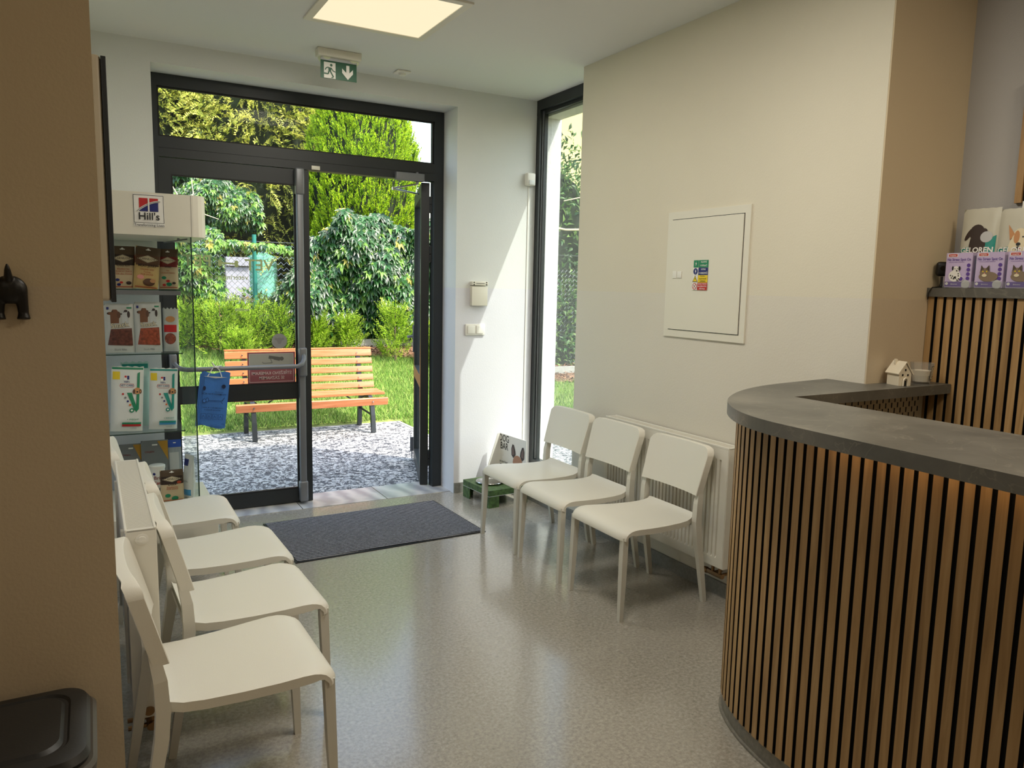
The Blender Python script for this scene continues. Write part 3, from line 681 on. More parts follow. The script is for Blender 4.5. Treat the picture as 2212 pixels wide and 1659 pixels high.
# ------------------------------------------------------------------ reception counter
def smooth_path(pts, it=3):
    for _ in range(it):
        o = [pts[0]]
        for a, b in zip(pts, pts[1:]):
            o += [(a[0]*.75+b[0]*.25, a[1]*.75+b[1]*.25), (a[0]*.25+b[0]*.75, a[1]*.25+b[1]*.75)]
        pts = o+[pts[-1]]
    return pts
out = smooth_path([(2.8165, 2.216), (2.65, 2.195), (2.40, 2.16), (2.215, 2.10), (2.054, 2.015), (1.893, 1.89), (1.772, 1.728), (1.715, 1.57), (1.705, 1.40), (1.70, 1.18), (1.695, .83), (1.69, -.8)])
ct = tag(empty('reception_counter'), 'curved reception counter clad in oak slats with a dark stone worktop', 'reception counter')
poly = out+[(2.215, -.8), (2.208, 1.868), (3.188, 1.886), (3.188, 2.0235), (2.8165, 2.0235)]
wt = MB().prism(poly, 1.166, 1.206).build('worktop', M_stone, ct)
sp = smooth_path([(2.802, 2.10), (2.45, 2.10), (2.22, 2.075), (2.10, 2.02), (2.032, 1.95), (1.965, 1.82), (1.928, 1.68), (1.912, 1.548), (1.908, 1.2), (1.905, .8), (1.90, -.8)])
def walk(path, pitch, start=0):
    res = []; d = start; acc = 0
    for a, b in zip(path, path[1:]):
        L = math.hypot(b[0]-a[0], b[1]-a[1])
        while acc+L >= d:
            t = (d-acc)/L; res.append(((a[0]+(b[0]-a[0])*t, a[1]+(b[1]-a[1])*t), math.atan2(b[1]-a[1], b[0]-a[0]))); d += pitch
        acc += L
    return res
sl = MB(); rs_ = random.Random(3)
for (x, y), a in walk(sp, .0405, .03):
    MM = Matrix.Translation((x, y, 0)) @ Matrix.Rotation(a+PI, 4, 'Z'); sl.box(-.0135, .0135, 0, .0108, .065, 1.155, 1, M=MM).box(-.0135, .0135, .0109, .012, .065, 1.155, 0, M=MM)
def offs(path, d):
    o = []
    for i, p in enumerate(path):
        a, b = path[max(0, i-1)], path[min(len(path)-1, i+1)]; L = math.hypot(b[0]-a[0], b[1]-a[1]) or 1
        o.append((p[0]-(b[1]-a[1])/L*d, p[1]+(b[0]-a[0])/L*d))
    return o
so = sl.build('slatted_front', [M_oak, M_blackm], ct)
sgn = 1
pin, pout = offs(sp, .018), offs(sp, .0)
MB().prism(pin+pout[::-1], .05, 1.155).build('black_backing', M_blackm, ct)
MB().prism(offs(sp, .03)+offs(sp, -.006)[::-1], .0, .062).prism(offs(sp, .0)+offs(sp, -.016)[::-1], .0, .008).build('plinth', M_granite, ct)
MB().prism(offs(sp, .016)+offs(sp, .004)[::-1], 1.1555, 1.1655).build('worktop_support', M_blackm, ct)
MB().prism(offs(sp, -.055)[60:]+offs(sp, -.067)[60:][::-1], 1.161, 1.1655).build('led_strip', pm('led_warm', (255, 200, 130), .5, emis=(255, 206, 140), estr=4.2), ct)
pg = MB().box(2.45, 3.188, 2.004, 2.0235, .72, 1.1655, 0)
pb = tag(pg.build('pegboard', pm('pegboard', (206, 196, 174), .5)), 'cream slotted pegboard on the wall under the counter arm', 'pegboard')
q = MB(); i = 0; z = 1.145
while z > .76:
    x = 2.47+(i % 2)*.02
    while x < 3.17: q.box(x, x+.005, 2.0025, 2.0038, z-.022, z); x += .04
    z -= .02*1.0; z -= .004; i += 1
q.build('slot_row', M_blackm, pb)
# slatted half wall
hw_ = tag(empty('slatted_partition'), 'oak slatted low partition with dark stone cap behind the counter', 'partition')
MB().box(3.206, 3.3505, -1.2, 2.0235, 0, 1.573).build('black_backing', M_blackm, hw_)
q = MB(); y = 2.022
while y > -1.1: q.box(3.1926, 3.2058, y-.027, y, .0, 1.5725, 1).box(3.191, 3.1925, y-.027, y, .0, 1.5725, 0); y -= .0405
q.build('slatted_front', [M_oak, M_blackm], hw_)
MB().box(3.178, 3.3505, -1.2, 2.0235, 1.5732, 1.611).build('cap', M_stone, hw_)
q = MB(); y = 1.80
wp = tag(empty('wall_slat_panel'), 'dark oak slat panel on the grey wall at the right edge', 'wall panel')
q.box(3.340, 3.3505, .3, 1.785, 1.96, 2.44, 1)
while y > .4: q.box(3.328, 3.3399, y-.045, y-.018, 1.96, 2.44, 0); y -= .0405
q.build('slat_boards', [M_oak, M_blackm], wp)

# ------------------------------------------------------------------ bags, boxes
def pouch_map(w, h, d, base=(0, 0, 0)):
    def th(u, v):
        U = 2*u/w; V = v/h
        f = max(0, 1-abs(U)**3.5)**.6 * max(0, min(1, (1-V)/.55))**.8 * min(1, .35+V*5)
        return d*f/2
    return th
def pouch(name, w, h, d, matf, mats, loc, rz, lean, label, cat, art=None, roll=0, group=None, jag=0, seed=0):
    "pouch facing local -y, standing at z 0"
    root = tag(empty(name, loc, rz), label, cat, group); root.rotation_euler = (lean, roll, rz)
    th = pouch_map(w, h, d); nu, nv = 14, 20; rr_ = random.Random(seed); b_ = MB()
    wob = [[rr_.uniform(-1, 1)*.0015 for _ in range(nu+1)] for _ in range(nv+1)]
    for side in (-1, 1):
        vs = []; fs = []; mi = []
        for i in range(nv+1):
            for j in range(nu+1):
                u, v = w*(j/nu-.5), h*i/nv; edge = j in (0, nu) or i in (0, nv)
                y = side*(th(u, v)+(0 if edge else max(0, wob[i][j])+.0006))
                vs.append((u, y, v+(jag*math.sin(j*1.9+seed)*.5 if i == nv else 0)))
        for i in range(nv):
            for j in range(nu):
                a = i*(nu+1)+j; fs.append((a, a+1, a+nu+2, a+nu+1) if side < 0 else (a, a+nu+1, a+nu+2, a+1))
                mi.append(matf((j+.5)/nu-.5, (i+.5)/nv) if side < 0 else 0)
        o = len(b_.v); b_.v += vs; b_.f += [tuple(k+o for k in f) for f in fs]; b_.mi += mi
    b_.build('pouch', mats, root, True, angle=60)
    if art:
        D = Decal(lambda u, v, l: Vector((u, -th(u, v)-.0020-.0002*l, v)), .016); art(D, w, h); D.build('printed_label', root)
    return root
def carni(title, sub, col, blob):
    def art(D, w, h):
        D.rect(-w*.46, w*.46, h*.55, h*.80, P[col], 8)
        D.poly([(-w*.42, h*.71), (0, h*.62), (w*.42, h*.71), (0, h*.80)], P['cream']); D.poly([(-w*.38, h*.71), (0, h*.628), (w*.38, h*.71), (0, h*.792)], P['dbrown']); D.poly([(-w*.36, h*.71), (0, h*.633), (w*.36, h*.71), (0, h*.787)], P['cream'])
        D.text('CARNILOVE', 0, h*.71, w*.13, P['dbrown'], .01, wmax=w*.62)
        D.text(title, 0, h*.55, w*.17, P['dbrown'], .01, wmax=w*.74)
        for k, s in enumerate(sub): D.text(s, 0, h*(.46-.06*k), w*.10, P['rust'], .003, wmax=w*.7)
        for (bu, bv, br, bc) in blob: D.disc(w*bu, h*bv, w*br, P[bc], w*br*.7)
        D.rect(-w*.44, w*.44, h*.03, h*.05, P['rust'], 6)
        D.rect(-w*.1, w*.1, h*.915, h*.935, P['white']).disc(0, h*.937, w*.05, P['white'])
    return art
kraft = pm('kraft_pouch', (196, 176, 142), .45); brn = pm('brown_print', (84, 66, 48), .45); redp = pm('red_print', (130, 48, 40), .45)
cf = lambda a, b: (lambda u, v: 1 if v > .8 else (2 if v > .62 else 0))
ROW1 = 'treat pouches on the top glass shelf'
sh1, sh2, sh3, sh0 = 1.5225, 1.1625, .7125, .2925
pouch('treat_pouch', .125, .235, .03, cf(0, 0), [kraft, brn, redp], (.170, 4.80, sh1), 0, -.04, 'kraft treat pouch marked Ostrich at the left end of the top shelf', 'pet treat pouch', carni('Ostrich', ['Blackberries', 'CRUNCHY SNACK', 'FOR ALL DOGS'], 'dbrown', [(-.25, .2, .09, 'navy'), (-.1, .14, .07, 'red'), (.2, .13, .11, 'dbrown'), (-.2, .09, .08, 'navy')]), group=ROW1, seed=1)
pouch('treat_pouch', .128, .235, .03, cf(0, 0), [pm('kraft_pouch_gold', (196, 164, 104), .45), brn, pm('brown_band', (110, 76, 50), .45)], (.278, 4.775, sh1), .05, -.04, 'brown and gold pouch with a raw meat picture in the middle of the top shelf', 'pet treat pouch', carni('MEAT JERKY', ['Chicken with', 'Turkey', 'FOR DOGS'], 'brown', [(-.25, .27, .14, 'pink'), (.1, .16, .24, 'brown'), (.25, .2, .12, 'tan')]), roll=.10, group=ROW1, seed=2)
pouch('treat_pouch', .105, .228, .03, cf(0, 0), [kraft, brn, redp], (.400, 4.80, sh1), -.25, -.04, 'kraft and red pouch with rosehip picture at the right end of the top shelf', 'pet treat pouch', carni('Wild', ['Fish', 'CRUNCHY SNACK'], 'maroon', [(-.2, .28, .12, 'green'), (0, .2, .1, 'red'), (.05, .12, .14, 'green'), (-.2, .1, .09, 'red'), (.3, .15, .09, 'dbrown')]), group=ROW1, seed=3)
foil = pm('silver_foil_pouch', (196, 198, 194), .28, .2)
def snack(col):
    def art(D, w, h):
        fb_ = pm('print_dog_brown', (112, 70, 44), .5)
        D.poly([(-w*.30, h*.60), (-w*.02, h*.60), (w*.0, h*.80), (-w*.08, h*.88), (-w*.22, h*.88), (-w*.30, h*.80)], fb_)
        D.disc(-w*.30, h*.80, w*.11, fb_, h*.03).disc(-w*.02, h*.77, w*.06, P['brown'], h*.07).disc(-w*.38, h*.805, w*.03, P['black'], h*.012).disc(-w*.22, h*.84, w*.018, P['black'])
        D.poly([(w*.08, h*.60), (w*.30, h*.60), (w*.30, h*.82), (w*.22, h*.88), (w*.12, h*.86), (w*.06, h*.76)], P['lgrey'])
        D.disc(w*.31, h*.78, w*.05, P['dbrown'], h*.07).disc(w*.06, h*.79, w*.035, P['black'], h*.014).disc(w*.16, h*.83, w*.018, P['black']).disc(w*.22, h*.85, w*.06, P['dbrown'], h*.025)
        D.poly([(-w*.42, h*.06+h*.1), (w*.42, h*.14), (w*.40, h*.50), (-w*.30, h*.48)], col)
        D.text('Snack', 0, h*.56, w*.26, P['dbrown'], .03, rot=.12, wmax=w*.72).text('Snack', 0, h*.56, w*.26, P['bone'], .0, rot=.12, wmax=w*.70)
        D.rect(-w*.42, -w*.34, h*.88, h*.93, P['navy']); D.rect(w*.25, w*.42, h*.9, h*.93, P['green']); D.text('Duck fillet', 0, h*.06, w*.1, P['grey'], 0)
    return art
ROW2 = 'snack bags on the second glass shelf'
ff = lambda u, v: 0
meat1, meat2 = pm('dried_meat', (92, 50, 40), .35, nscale=60, namt=.5), pm('dried_meat_red', (140, 66, 44), .35, nscale=60, namt=.5)
pouch('snack_bag', .150, .275, .035, ff, [foil], (.140, 4.80, sh2), 0, -.03, 'silver bag with dark dried meat at the left end of second shelf', 'pet snack bag', snack(meat1), group=ROW2, jag=.004, seed=4)
pouch('snack_bag', .138, .285, .035, ff, [foil], (.285, 4.79, sh2), 0, -.03, 'silver bag with reddish dried meat in the middle of second shelf', 'pet snack bag', snack(meat2), group=ROW2, jag=.003, seed=5)
pouch('snack_bag', .085, .25, .04, ff, [foil], (.402, 4.80, sh2), -.3, -.05, 'narrow crinkled snack bag with red print, second shelf, right end', 'pet snack bag', lambda D, w, h: D.rect(-w*.4, w*.4, h*.45, h*.62, P['red'], 4).disc(0, h*.3, w*.36, meat2, h*.13).disc(0, h*.75, w*.3, P['tan'], h*.07), group=ROW2, jag=.012, seed=6)
wb = pm('white_glossy_bag', (220, 222, 218), .3)
def vbag(col, c2):
    def art(D, w, h):
        D.rect(-w*.48, w*.48, h*.955, h*.985, P[col], 8)
        D.rect(-w*.46, -w*.24, h*.80, h*.92, P['yellow'])
        D.rect(-w*.12, w*.06, h*.79, h*.87, P['white']).rect(-w*.10, -w*.03, h*.83, h*.86, P['red']).rect(-w*.02, w*.05, h*.80, h*.86, P['navy']); D.text("Hill's", -w*.03, h*.765, w*.09, P['navy'], .01)
        D.text('VET CARE', -w*.02, h*.71, w*.09, P['navy'], .004); D.line([(-w*.22, h*.735), (w*.18, h*.735), (w*.2, h*.70), (w*.16, h*.68), (-w*.2, h*.68), (-w*.24, h*.70), (-w*.22, h*.735)], .0015, P['red'])
        D.poly([(-w*.02, h*.60), (w*.13, h*.60), (w*.26, h*.42), (w*.30, h*.30), (w*.22, h*.34)][::-1], P[col]).poly([(w*.27, h*.30), (w*.30, h*.90), (w*.38, h*.92), (w*.36, h*.35)][::-1], P[col])
        for k in range(4): D.disc(-w*.14+w*.075*k, h*(.58-.055*k), w*.035, P[['red', 'grey', 'navy', 'orange'][k]])
        D.disc(w*.14, h*.33, w*.075, P[col]).disc(w*.14, h*.33, w*.035, P['white'])
        D.disc(w*.30, h*.63, w*.12, P['tan'], h*.05).disc(w*.2, h*.62, w*.04, P['brown'], h*.035).disc(w*.4, h*.62, w*.04, P['brown'], h*.035).disc(w*.30, h*.615, w*.03, P['black'])
        D.rect(-w*.15, w*.44, h*.115, h*.145, P[col], 6).rect(-w*.15, w*.44, h*.08, h*.115, P[c2], 6); D.text('+ WEIGHT', w*.18, h*.19, w*.08, P[col], .002); D.text('1,5 KG', w*.2, h*.05, w*.07, P['grey'], 0)
    return art
ROW3 = 'white food bags on the third glass shelf'
pouch('food_bag', .165, .37, .07, ff, [wb], (.150, 4.79, sh3), 0, -.06, 'white dog food bag with a green V at the left of the third shelf', 'pet food bag', vbag('green', 'red'), roll=.06, group=ROW3, jag=.006, seed=7)
pouch('food_bag', .150, .355, .07, ff, [wb], (.340, 4.78, sh3), 0, -.06, 'white dog food bag with a turquoise V at the right of the third shelf', 'pet food bag', vbag('teal', 'lblue'), roll=.05, group=ROW3, jag=.006, seed=8)
pouch('food_bag', .15, .38, .05, ff, [pm('teal_white_bag', (180, 206, 198), .3)], (.215, 4.93, sh3), 0, -.10, 'pale green and white food bag standing behind the other two on third shelf', 'pet food bag', lambda D, w, h: D.rect(-w*.46, w*.46, h*.9, h*.97, P['teal'], 6), group=ROW3, jag=.01, seed=9)
gyp = pm('grey_pouch', (116, 120, 122), .35, .1)
hang = lambda D, w, h: (D.poly([(w*.1, h*.98), (w*.48, h*.98), (w*.48, h*.6)][::-1], P['ochre']), D.rect(-w*.1, w*.1, h*.90, h*.925, P['white']), D.text('ORIJEN', -w*.2, h*.78, w*.11, P['maroon'], .002), D.rect(-w*.44, w*.44, h*.1, h*.5, P['grey'], 6))
ROW4 = 'packs on the white base of the display shelf'
pouch('treat_pouch', .125, .30, .03, ff, [gyp], (.175, 5.00, sh0), 0, -.04, 'grey pouch with ochre corner at far left of shelf base', 'pet treat pouch', hang, group=ROW4, seed=10)
pouch('treat_pouch', .150, .315, .03, ff, [gyp], (.305, 4.985, sh0), 0, -.04, 'larger grey pouch with ochre corner behind the white can', 'pet treat pouch', hang, group=ROW4, seed=11)
pouch('treat_pouch', .075, .31, .02, lambda u, v: 1 if v > .85 else 0, [pm('grey_pouch_light', (150, 156, 160), .35), P['blue']], (.415, 4.985, sh0), 0, -.04, 'narrow grey pouch with a blue top on shelf base', 'pet treat pouch', lambda D, w, h: (D.rect(-w*.4, w*.3, h*.4, h*.75, P['lgrey'], 3), D.rect(-w*.1, w*.1, h*.93, h*.95, P['white'])), group=ROW4, seed=12)
cn = tag(empty('tin_can', (.305, 4.86, sh0)), 'white round tub with white lid on shelf base', 'can', ROW4)
MB().lathe([(.038, 0), (.04, .005), (.042, .175)], (0, 0, 0), 28).build('can_body', P['white'], cn, True); MB().lathe([(.045, .1752), (.045, .19), (.040, .193)], (0, 0, 0), 28).build('can_lid', M_white, cn, True)
D = Decal(lambda u, v, l: Vector((.0425*math.sin(u/.042), -.0425*math.cos(u/.042)-.0002*l, v))); D.text('Brit', 0, .12, .03, P['maroon'], .01).text('Care', .0, .09, .026, P['red'], .01); D.disc(-.02, .145, .008, P['navy']).disc(.015, .05, .012, P['grey']).build('printed_label', cn)
pouch('treat_pouch', .125, .185, .03, lambda u, v: 1 if v > .55 else 0, [kraft, brn, redp], (.372, 4.72, sh0), 0, -.05, 'kraft pouch marked Duck and Raspberries at front of shelf base', 'pet treat pouch', carni('Duck', ['Raspberries', 'FOR DOGS'], 'dbrown', [(-.2, .2, .12, 'green'), (.1, .1, .15, 'green'), (.3, .6, .1, 'rust')]), group=ROW4, seed=13)
pouch('treat_pouch', .09, .26, .05, ff, [wb], (.463, 4.75, sh0), -1.1, -.05, 'white and blue pouch standing edge on at the right glass of shelf base', 'pet treat pouch', lambda D, w, h: (D.rect(-w*.45, w*.45, h*.08, h*.22, P['lblue'], 4), D.rect(-w*.4, w*.1, h*.75, h*.9, P['navy'], 3), D.text('DENTAL', 0, h*.4, w*.16, P['grey'], 0)), group=ROW4, seed=14)

# shelf unit
su = tag(empty('display_shelf', (0, 0, 0)), 'glass pet food display shelf with a white logo header at left', 'display shelf')
hd = MB()
ring = [(.03, 5.12), (.03, 4.42), (.50, 4.42), (.525, 4.424), (.545, 4.436), (.560, 4.455), (.566, 4.48), (.566, 5.12)]
hd.prism(ring[::-1], 1.805, 2.022).build('header', M_white2, su)
MB().box(.4895, .4905, 4.4187, 4.4199, 1.805, 2.022).build('header_seam', P['grey'], su)
D = Decal(flat((.287, 4.4195, 1.935), (1, 0, 0), (0, 0, 1), (0, -1, 0)))
D.rect(-.073, .073, -.088, .078, P['white']).line([(-.070, -.068), (.070, -.068), (.070, .072), (-.070, .072), (-.070, -.068)], .0022, P['black'])
D.rect(-.045, -.004, -.008, .057, P['red']).rect(.004, .045, -.008, .057, P['red'])
arc = [(-.055+.11*t, -.01+.052*math.sin(t*PI/2)**.9) for t in [i/10 for i in range(11)]]
D.poly([(-.045, -.010), (-.004, -.010), (-.004, .022), (-.025, .012), (-.045, -.004)], P['navy']).poly([(.004, -.010), (.045, -.010), (.045, .038), (.004, .028)], P['navy'])
D.line(arc, .009, P['white']); D.line(arc, .003, P['grey']); D.rect(-.003, .003, -.012, .058, P['white'])
D.text("Hill's", 0, -.037, .052, P['black'], .012, wmax=.10); D.text('Transforming Lives', 0, -.080, .019, P['black'], .006, wmax=.142)
D.build('header_logo', su)
for zz in (1.516, 1.156, .706):
    s_ = MB().box(.032, .452, 4.70, 5.10, zz, zz+.006).build('glass_shelf', M_glassg, su); MB().box(.032, .452, 4.6985, 4.6998, zz-.0005, zz+.0055).build('shelf_edge', M_glassb, s_)
MB().box(.482, .488, 4.425, 5.12, .2905, 1.804).build('side_glass', M_glassg, su)
MB().box(.4815, .4885, 4.4225, 4.4248, .2905, 1.804).build('glass_edge', M_glassb, su)
MB().box(.032, .452, 4.70, 4.72, 1.49, 1.514).build('shelf_rail', M_grey, su)
MB().box(.03, .585, 4.45, 5.12, .0, .29, bev=.004).build('base', M_white2, su)
MB().tube([(.40, 5.0, 1.795), (.483, 4.6, 1.80)], .004).tube([(.44, 4.6, 1.79), (.44, 4.6, 1.804)], .006).build('top_bracket', M_grey, su)

# blue bag bundle hanging on the push bar
bl = tag(empty('waste_bag_bundle', (.700, 5.246, 1.0)), 'blue bundle of dog waste bags hanging from the push bar', 'bag bundle')
bl.rotation_euler = (0, math.radians(7), 0)
bm_ = [pm('blue_film', (62, 116, 190), .35, bump=.5, bscale=30), pm('blue_film_light', (60, 120, 196), .35)]
for k in range(4):
    G_ = []
    for i in range(15):
        v = i/14; G_.append([((u-.5)*(.185-.01*k)+.004*k, -.010-.004*k+.004*math.sin(u*7+v*5+k), -.035-.345*v+.006*k+.01*math.sin(u*6+k)) for u in [j/10 for j in range(11)]])
    MB().shell(G_, .002).build('bag_sheet', bm_[0], bl, True, angle=60)
G_ = [((u), 0) for u in (0, 1)]
MB().tube([(-.05, -.03, -.05), (-.035, -.02, -.02), (-.02, -.022, .012), (.0, .0, .022), (.01, .018, .0)], .003, 6).tube([(.04, -.03, -.05), (.02, -.028, .0), (.0, -.02, .014)], .003, 6).box(-.018, .014, -.03, -.018, .012, .024, bev=.003).tube([(-.01, -.024, .018), (-.03, -.03, .045)], [.006, .003], 6).tube([(.0, -.024, .018), (.03, -.03, .03)], [.006, .003], 6).build('white_tie', P['white'], bl, True)
D = Decal(lambda u, v, l: Vector((u, -.034-.0002*l, v)))
nk = pm('print_darkblue', (14, 30, 66), .5)
D.poly([(-.075, -.047), (.0, -.043), (.075, -.043), (.0, -.055)], P['lgrey'])
D.disc(.055, -.105, .013, nk).disc(-.062, -.125, .009, nk, .015); D.text('SÁČEK NA PSÍ EXKREMENTY', 0, -.160, .015, nk, .01, wmax=.15).text('Městský úřad', .03, -.145, .009, nk, 0)
D.line([(-.06, -.205), (.06, -.20)], .0022, nk).line([(-.06, -.212), (.05, -.207), (.058, -.22)], .0022, nk).line([(.055, -.20), (.066, -.18)], .003, nk).disc(-.055, -.207, .012, nk, .014).disc(-.055, -.207, .009, bm_[0], .011).disc(-.038, -.20, .009, nk, .016).disc(-.038, -.20, .0065, bm_[0], .013)
D.text('ZABAL JE I S HROMÁDKOU', 0, -.25, .011, nk, .004, wmax=.13).text('A ZAHOĎ DO KOŠE', 0, -.265, .011, nk, .004, wmax=.1)
for k in range(4): u = -.052+.035*k; D.line([(u-.014, -.29), (u+.014, -.29), (u+.014, -.325), (u-.014, -.325), (u-.014, -.29)], .0016, nk).line([(u-.008, -.32), (u-.002, -.30), (u+.008, -.318)], .0018, nk)
D.build('printed_label', bl)

# ------------------------------------------------------------------ counter-top things
hs = tag(empty('ceramic_house', (2.93, 1.953, 1.2065), math.radians(72)), 'small white ceramic house with pitched roof on the counter arm', 'ornament')
hp = [(-.028, 0), (.028, 0), (.028, .052), (0, .092), (-.028, .052)]
MX = Matrix.Rotation(PI/2, 4, 'X')
MB().prism(hp, -.036, .036, M=Matrix.Rotation(PI/2, 4, 'Z') @ MX).build('house_walls', pm('ceramic', (222, 212, 190), .45), hs)
rf = MB()
for s in (-1, 1): rf.add([Vector(p) for p in [(-.041, s*.034, .046), (.041, s*.034, .046), (.041, 0, .096), (-.041, 0, .096), (-.041, s*.036, .050), (.041, s*.036, .050), (.041, 0, .1005), (-.041, 0, .1005)]], [(0, 1, 2, 3), (4, 5, 6, 7), (0, 1, 5, 4), (1, 2, 6, 5), (2, 3, 7, 6), (3, 0, 4, 7)])
rf.box(.010, .020, .004, .014, .085, .107)
rf.build('roof', MATS['ceramic'], hs)
q = MB()
for y, z in ((-.012, .045), (.012, .045), (0, .066)): q.box(-.0375, -.0362, y-.003, y+.003, z-.004, z+.004)
q.box(-.0375, -.0362, -.006, .006, .001, .022)
for x in (0,): q.box(x-.004, x+.004, -.0292, -.0281, .028, .038)
q.build('window_opening', M_blackm, hs)
MB().tube([(-.041, -.010, 0), (-.041, -.010, .022), (-.041, -.006, .03), (-.041, 0, .033), (-.041, .006, .03), (-.041, .010, .022), (-.041, .010, 0)], .0035, 6).build('door_arch', MATS['ceramic'], hs, True)
cd = tag(empty('candle_jar', (3.085, 1.955, 1.2065)), 'glass candle jar with patterned label on the counter arm', 'candle')
MB().lathe([(.034, 0), (.036, .004), (.047, .088), (.0445, .088), (.034, .008), (.001, .006)], (0, 0, 0), 32, cap=False).build('jar', M_acryl, cd, True)
MB().lathe([(.033, .0085), (.041, .055), (.001, .056)], (0, 0, 0), 32).build('wax', pm('wax', (244, 236, 216), .4), cd, True)
D = Decal(lambda u, v, l: Vector(((.0375+v*.11)*math.sin(u/.04), -(.0375+v*.11)*math.cos(u/.04), v+.0)))
D.rect(-.004, .042, .018, .076, P['black'], 8); D.rect(-.002, .040, .020, .074, P['cream'], 8)
for k in range(18): D.disc(random.uniform(.004, .034), random.uniform(.026, .068), .0022, P['black'], n=6)
D.build('label_sticker', cd)
cam_ = tag(empty('desk_webcam', (3.222, 1.989, 1.6112), math.radians(-57)), 'small black webcam on a stand on the partition cap', 'camera')
MB().box(-.026, .026, -.014, .016, .050, .112, bev=.013).build('camera_body', M_black, cam_, True)
MB().lathe([(.010, -.0165), (.009, -.0143)], (0, 0, .084), 16, axis='y').build('camera_lens', pm('lens_black', (6, 6, 8), .08), cam_, True)
MB().lathe([(.030, 0), (.030, .003), (.008, .009), (.0055, .02), (.0055, .049)], (0, 0, 0), 24).build('camera_stand', M_black, cam_, True)
tag(MB().tube([(3.215, 1.975, 1.6135), (3.20, 1.985, 1.6135), (3.176, 2.0, 1.613), (3.172, 2.012, 1.59), (3.172, 2.014, 1.56)], .0018, 6).build('power_cable', M_black, None, True), 'thin black cable from the webcam hanging over the partition cap', 'cable')
st = tag(empty('leaflet_stand', (3.235, 1.79, 1.6112)), 'clear acrylic stand holding lilac boxes on the partition cap', 'display stand')
MB().box(-.045, .055, -.20, .173, 0, .0025).box(-.045, -.0425, -.20, .173, .0025, .028).box(-.045, .055, .1735, .175, .0025, .05).build('acrylic_tray', M_acryl, st)
def spot(y, animal, label):
    o = tag(empty('medicine_carton', (3.212, y, 1.6140)), label, 'medicine box', 'lilac boxes on the partition cap')
    MB().box(-.012, .014, -.055, .055, 0, .144).build('carton', P['lilac'], o)
    D = Decal(flat((-.0122, 0, 0), (0, -1, 0), (0, 0, 1), (-1, 0, 0)))
    D.rect(-.048, -.006, .127, .141, P['white']).rect(-.045, -.009, .129, .139, P['red']).text('beaphar', -.027, .134, .0085, P['white'], .01)
    D.text('No Stress Spot On', .0, .116, .015, P['purple'], .012, wmax=.098); D.text('reduces problem behaviour', -.01, .106, .006, P['purple'], 0, wmax=.07)
    for k in range(4): D.disc(.042, .092-.018*k, .0075, P['purple'])
    D.rect(-.052, .02, .004, .024, P['purple']); D.disc(-.044, .016, .006, P['white']); D.text('Behaviour', -.012, .014, .007, P['white'], 0); D.disc(.036, .014, .018, P['lgrey']).disc(.015, .036, .011, P['white'], n=12).disc(.015, .036, .009, P['purple'])
    if animal == 'dog':
        D.disc(-.012, .048, .026, P['white'], .024).disc(-.008, .074, .013, P['white'], .015)
        for (a, b2) in ((-.022, .08), (.006, .08)): D.disc(a, b2, .004, P['black'], .009)
        for k in range(12): D.disc(random.uniform(-.03, .008), random.uniform(.030, .062), .0028, P['black'], n=8)
        D.disc(-.003, .07, .003, P['black']).disc(-.011, .078, .0018, P['black']).disc(0, .078, .0018, P['black'])
    else:
        c1, c2 = pm('cat_tabby', (134, 116, 96), .6), pm('cat_dark', (84, 70, 58), .6)
        D.disc(.0, .045, .038, c1, .020).disc(-.015, .062, .020, c1, .018)
        for s in (-1, 1): D.poly([(-.015+s*.018, .066), (-.015+s*.016, .092), (-.015+s*.004, .078)][::s], c2)
        D.disc(-.022, .066, .003, P['yellow']).disc(-.007, .066, .003, P['yellow']).disc(-.015, .058, .0025, P['pink']).disc(-.015, .050, .010, P['bone'], .006)
        for k in range(4): D.line([(-.030+.01*k, .076), (-.026+.008*k, .07)], .0014, c2)
    D.build('printed_label', o)
spot(1.908, 'dog', 'lilac box with a dalmatian picture at the left of the acrylic stand'); spot(1.782, 'cat', 'lilac box with a tabby cat picture in the middle of the acrylic stand'); spot(1.658, 'cat', 'lilac box with a cat picture cut by the right photo edge')
def gel(y, w, h, head, label, sd_):
    def art(D, w, h):
        D.poly([(-w*.46, h*.10), (w*.46, h*.10), (w*.46, h*.66), (-.0, h*.54), (-w*.46, h*.50)], P['teal'])
        if head == 'black':
            D.disc(0, h*.54, w*.22, P['dbrown'], h*.20).disc(-w*.05, h*.70, w*.2, P['dbrown'], h*.10).disc(-w*.26, h*.68, w*.06, P['dbrown'], h*.09, a=-.5).disc(w*.12, h*.71, w*.11, P['dbrown'], h*.04).disc(w*.22, h*.64, w*.16, P['lgrey'], h*.07)
        else:
            D.disc(w*.12, h*0.520, w*.30, P['bone'], h*.16).disc(w*.06, h*0.620, w*.18, P['bone'], h*.13)
            for s in (-1, 1): D.poly([(w*.06+s*w*.12, h*0.680), (w*.06+s*w*.30, h*0.800), (w*.06+s*w*.22, h*0.600)][::s], P['tan'])
            D.disc(w*.0, h*0.640, w*.07, P['tan'], h*.08).disc(w*.06, h*0.550, w*.055, P['black'], h*.022).disc(w*.07, h*0.490, w*.06, P['black'], h*.035).disc(w*.10, h*0.495, w*.03, P['red'], h*.02).disc(w*.15, h*0.640, w*.02, P['black'])
        D.text('GELOREN', 0, h*.475, w*.20, P['white'], .03, wmax=w*.86)
    r = pouch('supplement_pouch', w, h, .03, ff, [pm('pearl_pouch', (200, 198, 182), .35, .05)], (3.292, y, 1.6115), -PI/2, -.04, label, 'supplement pouch', art, group='supplement pouches behind the lilac boxes', jag=.002, seed=sd_)
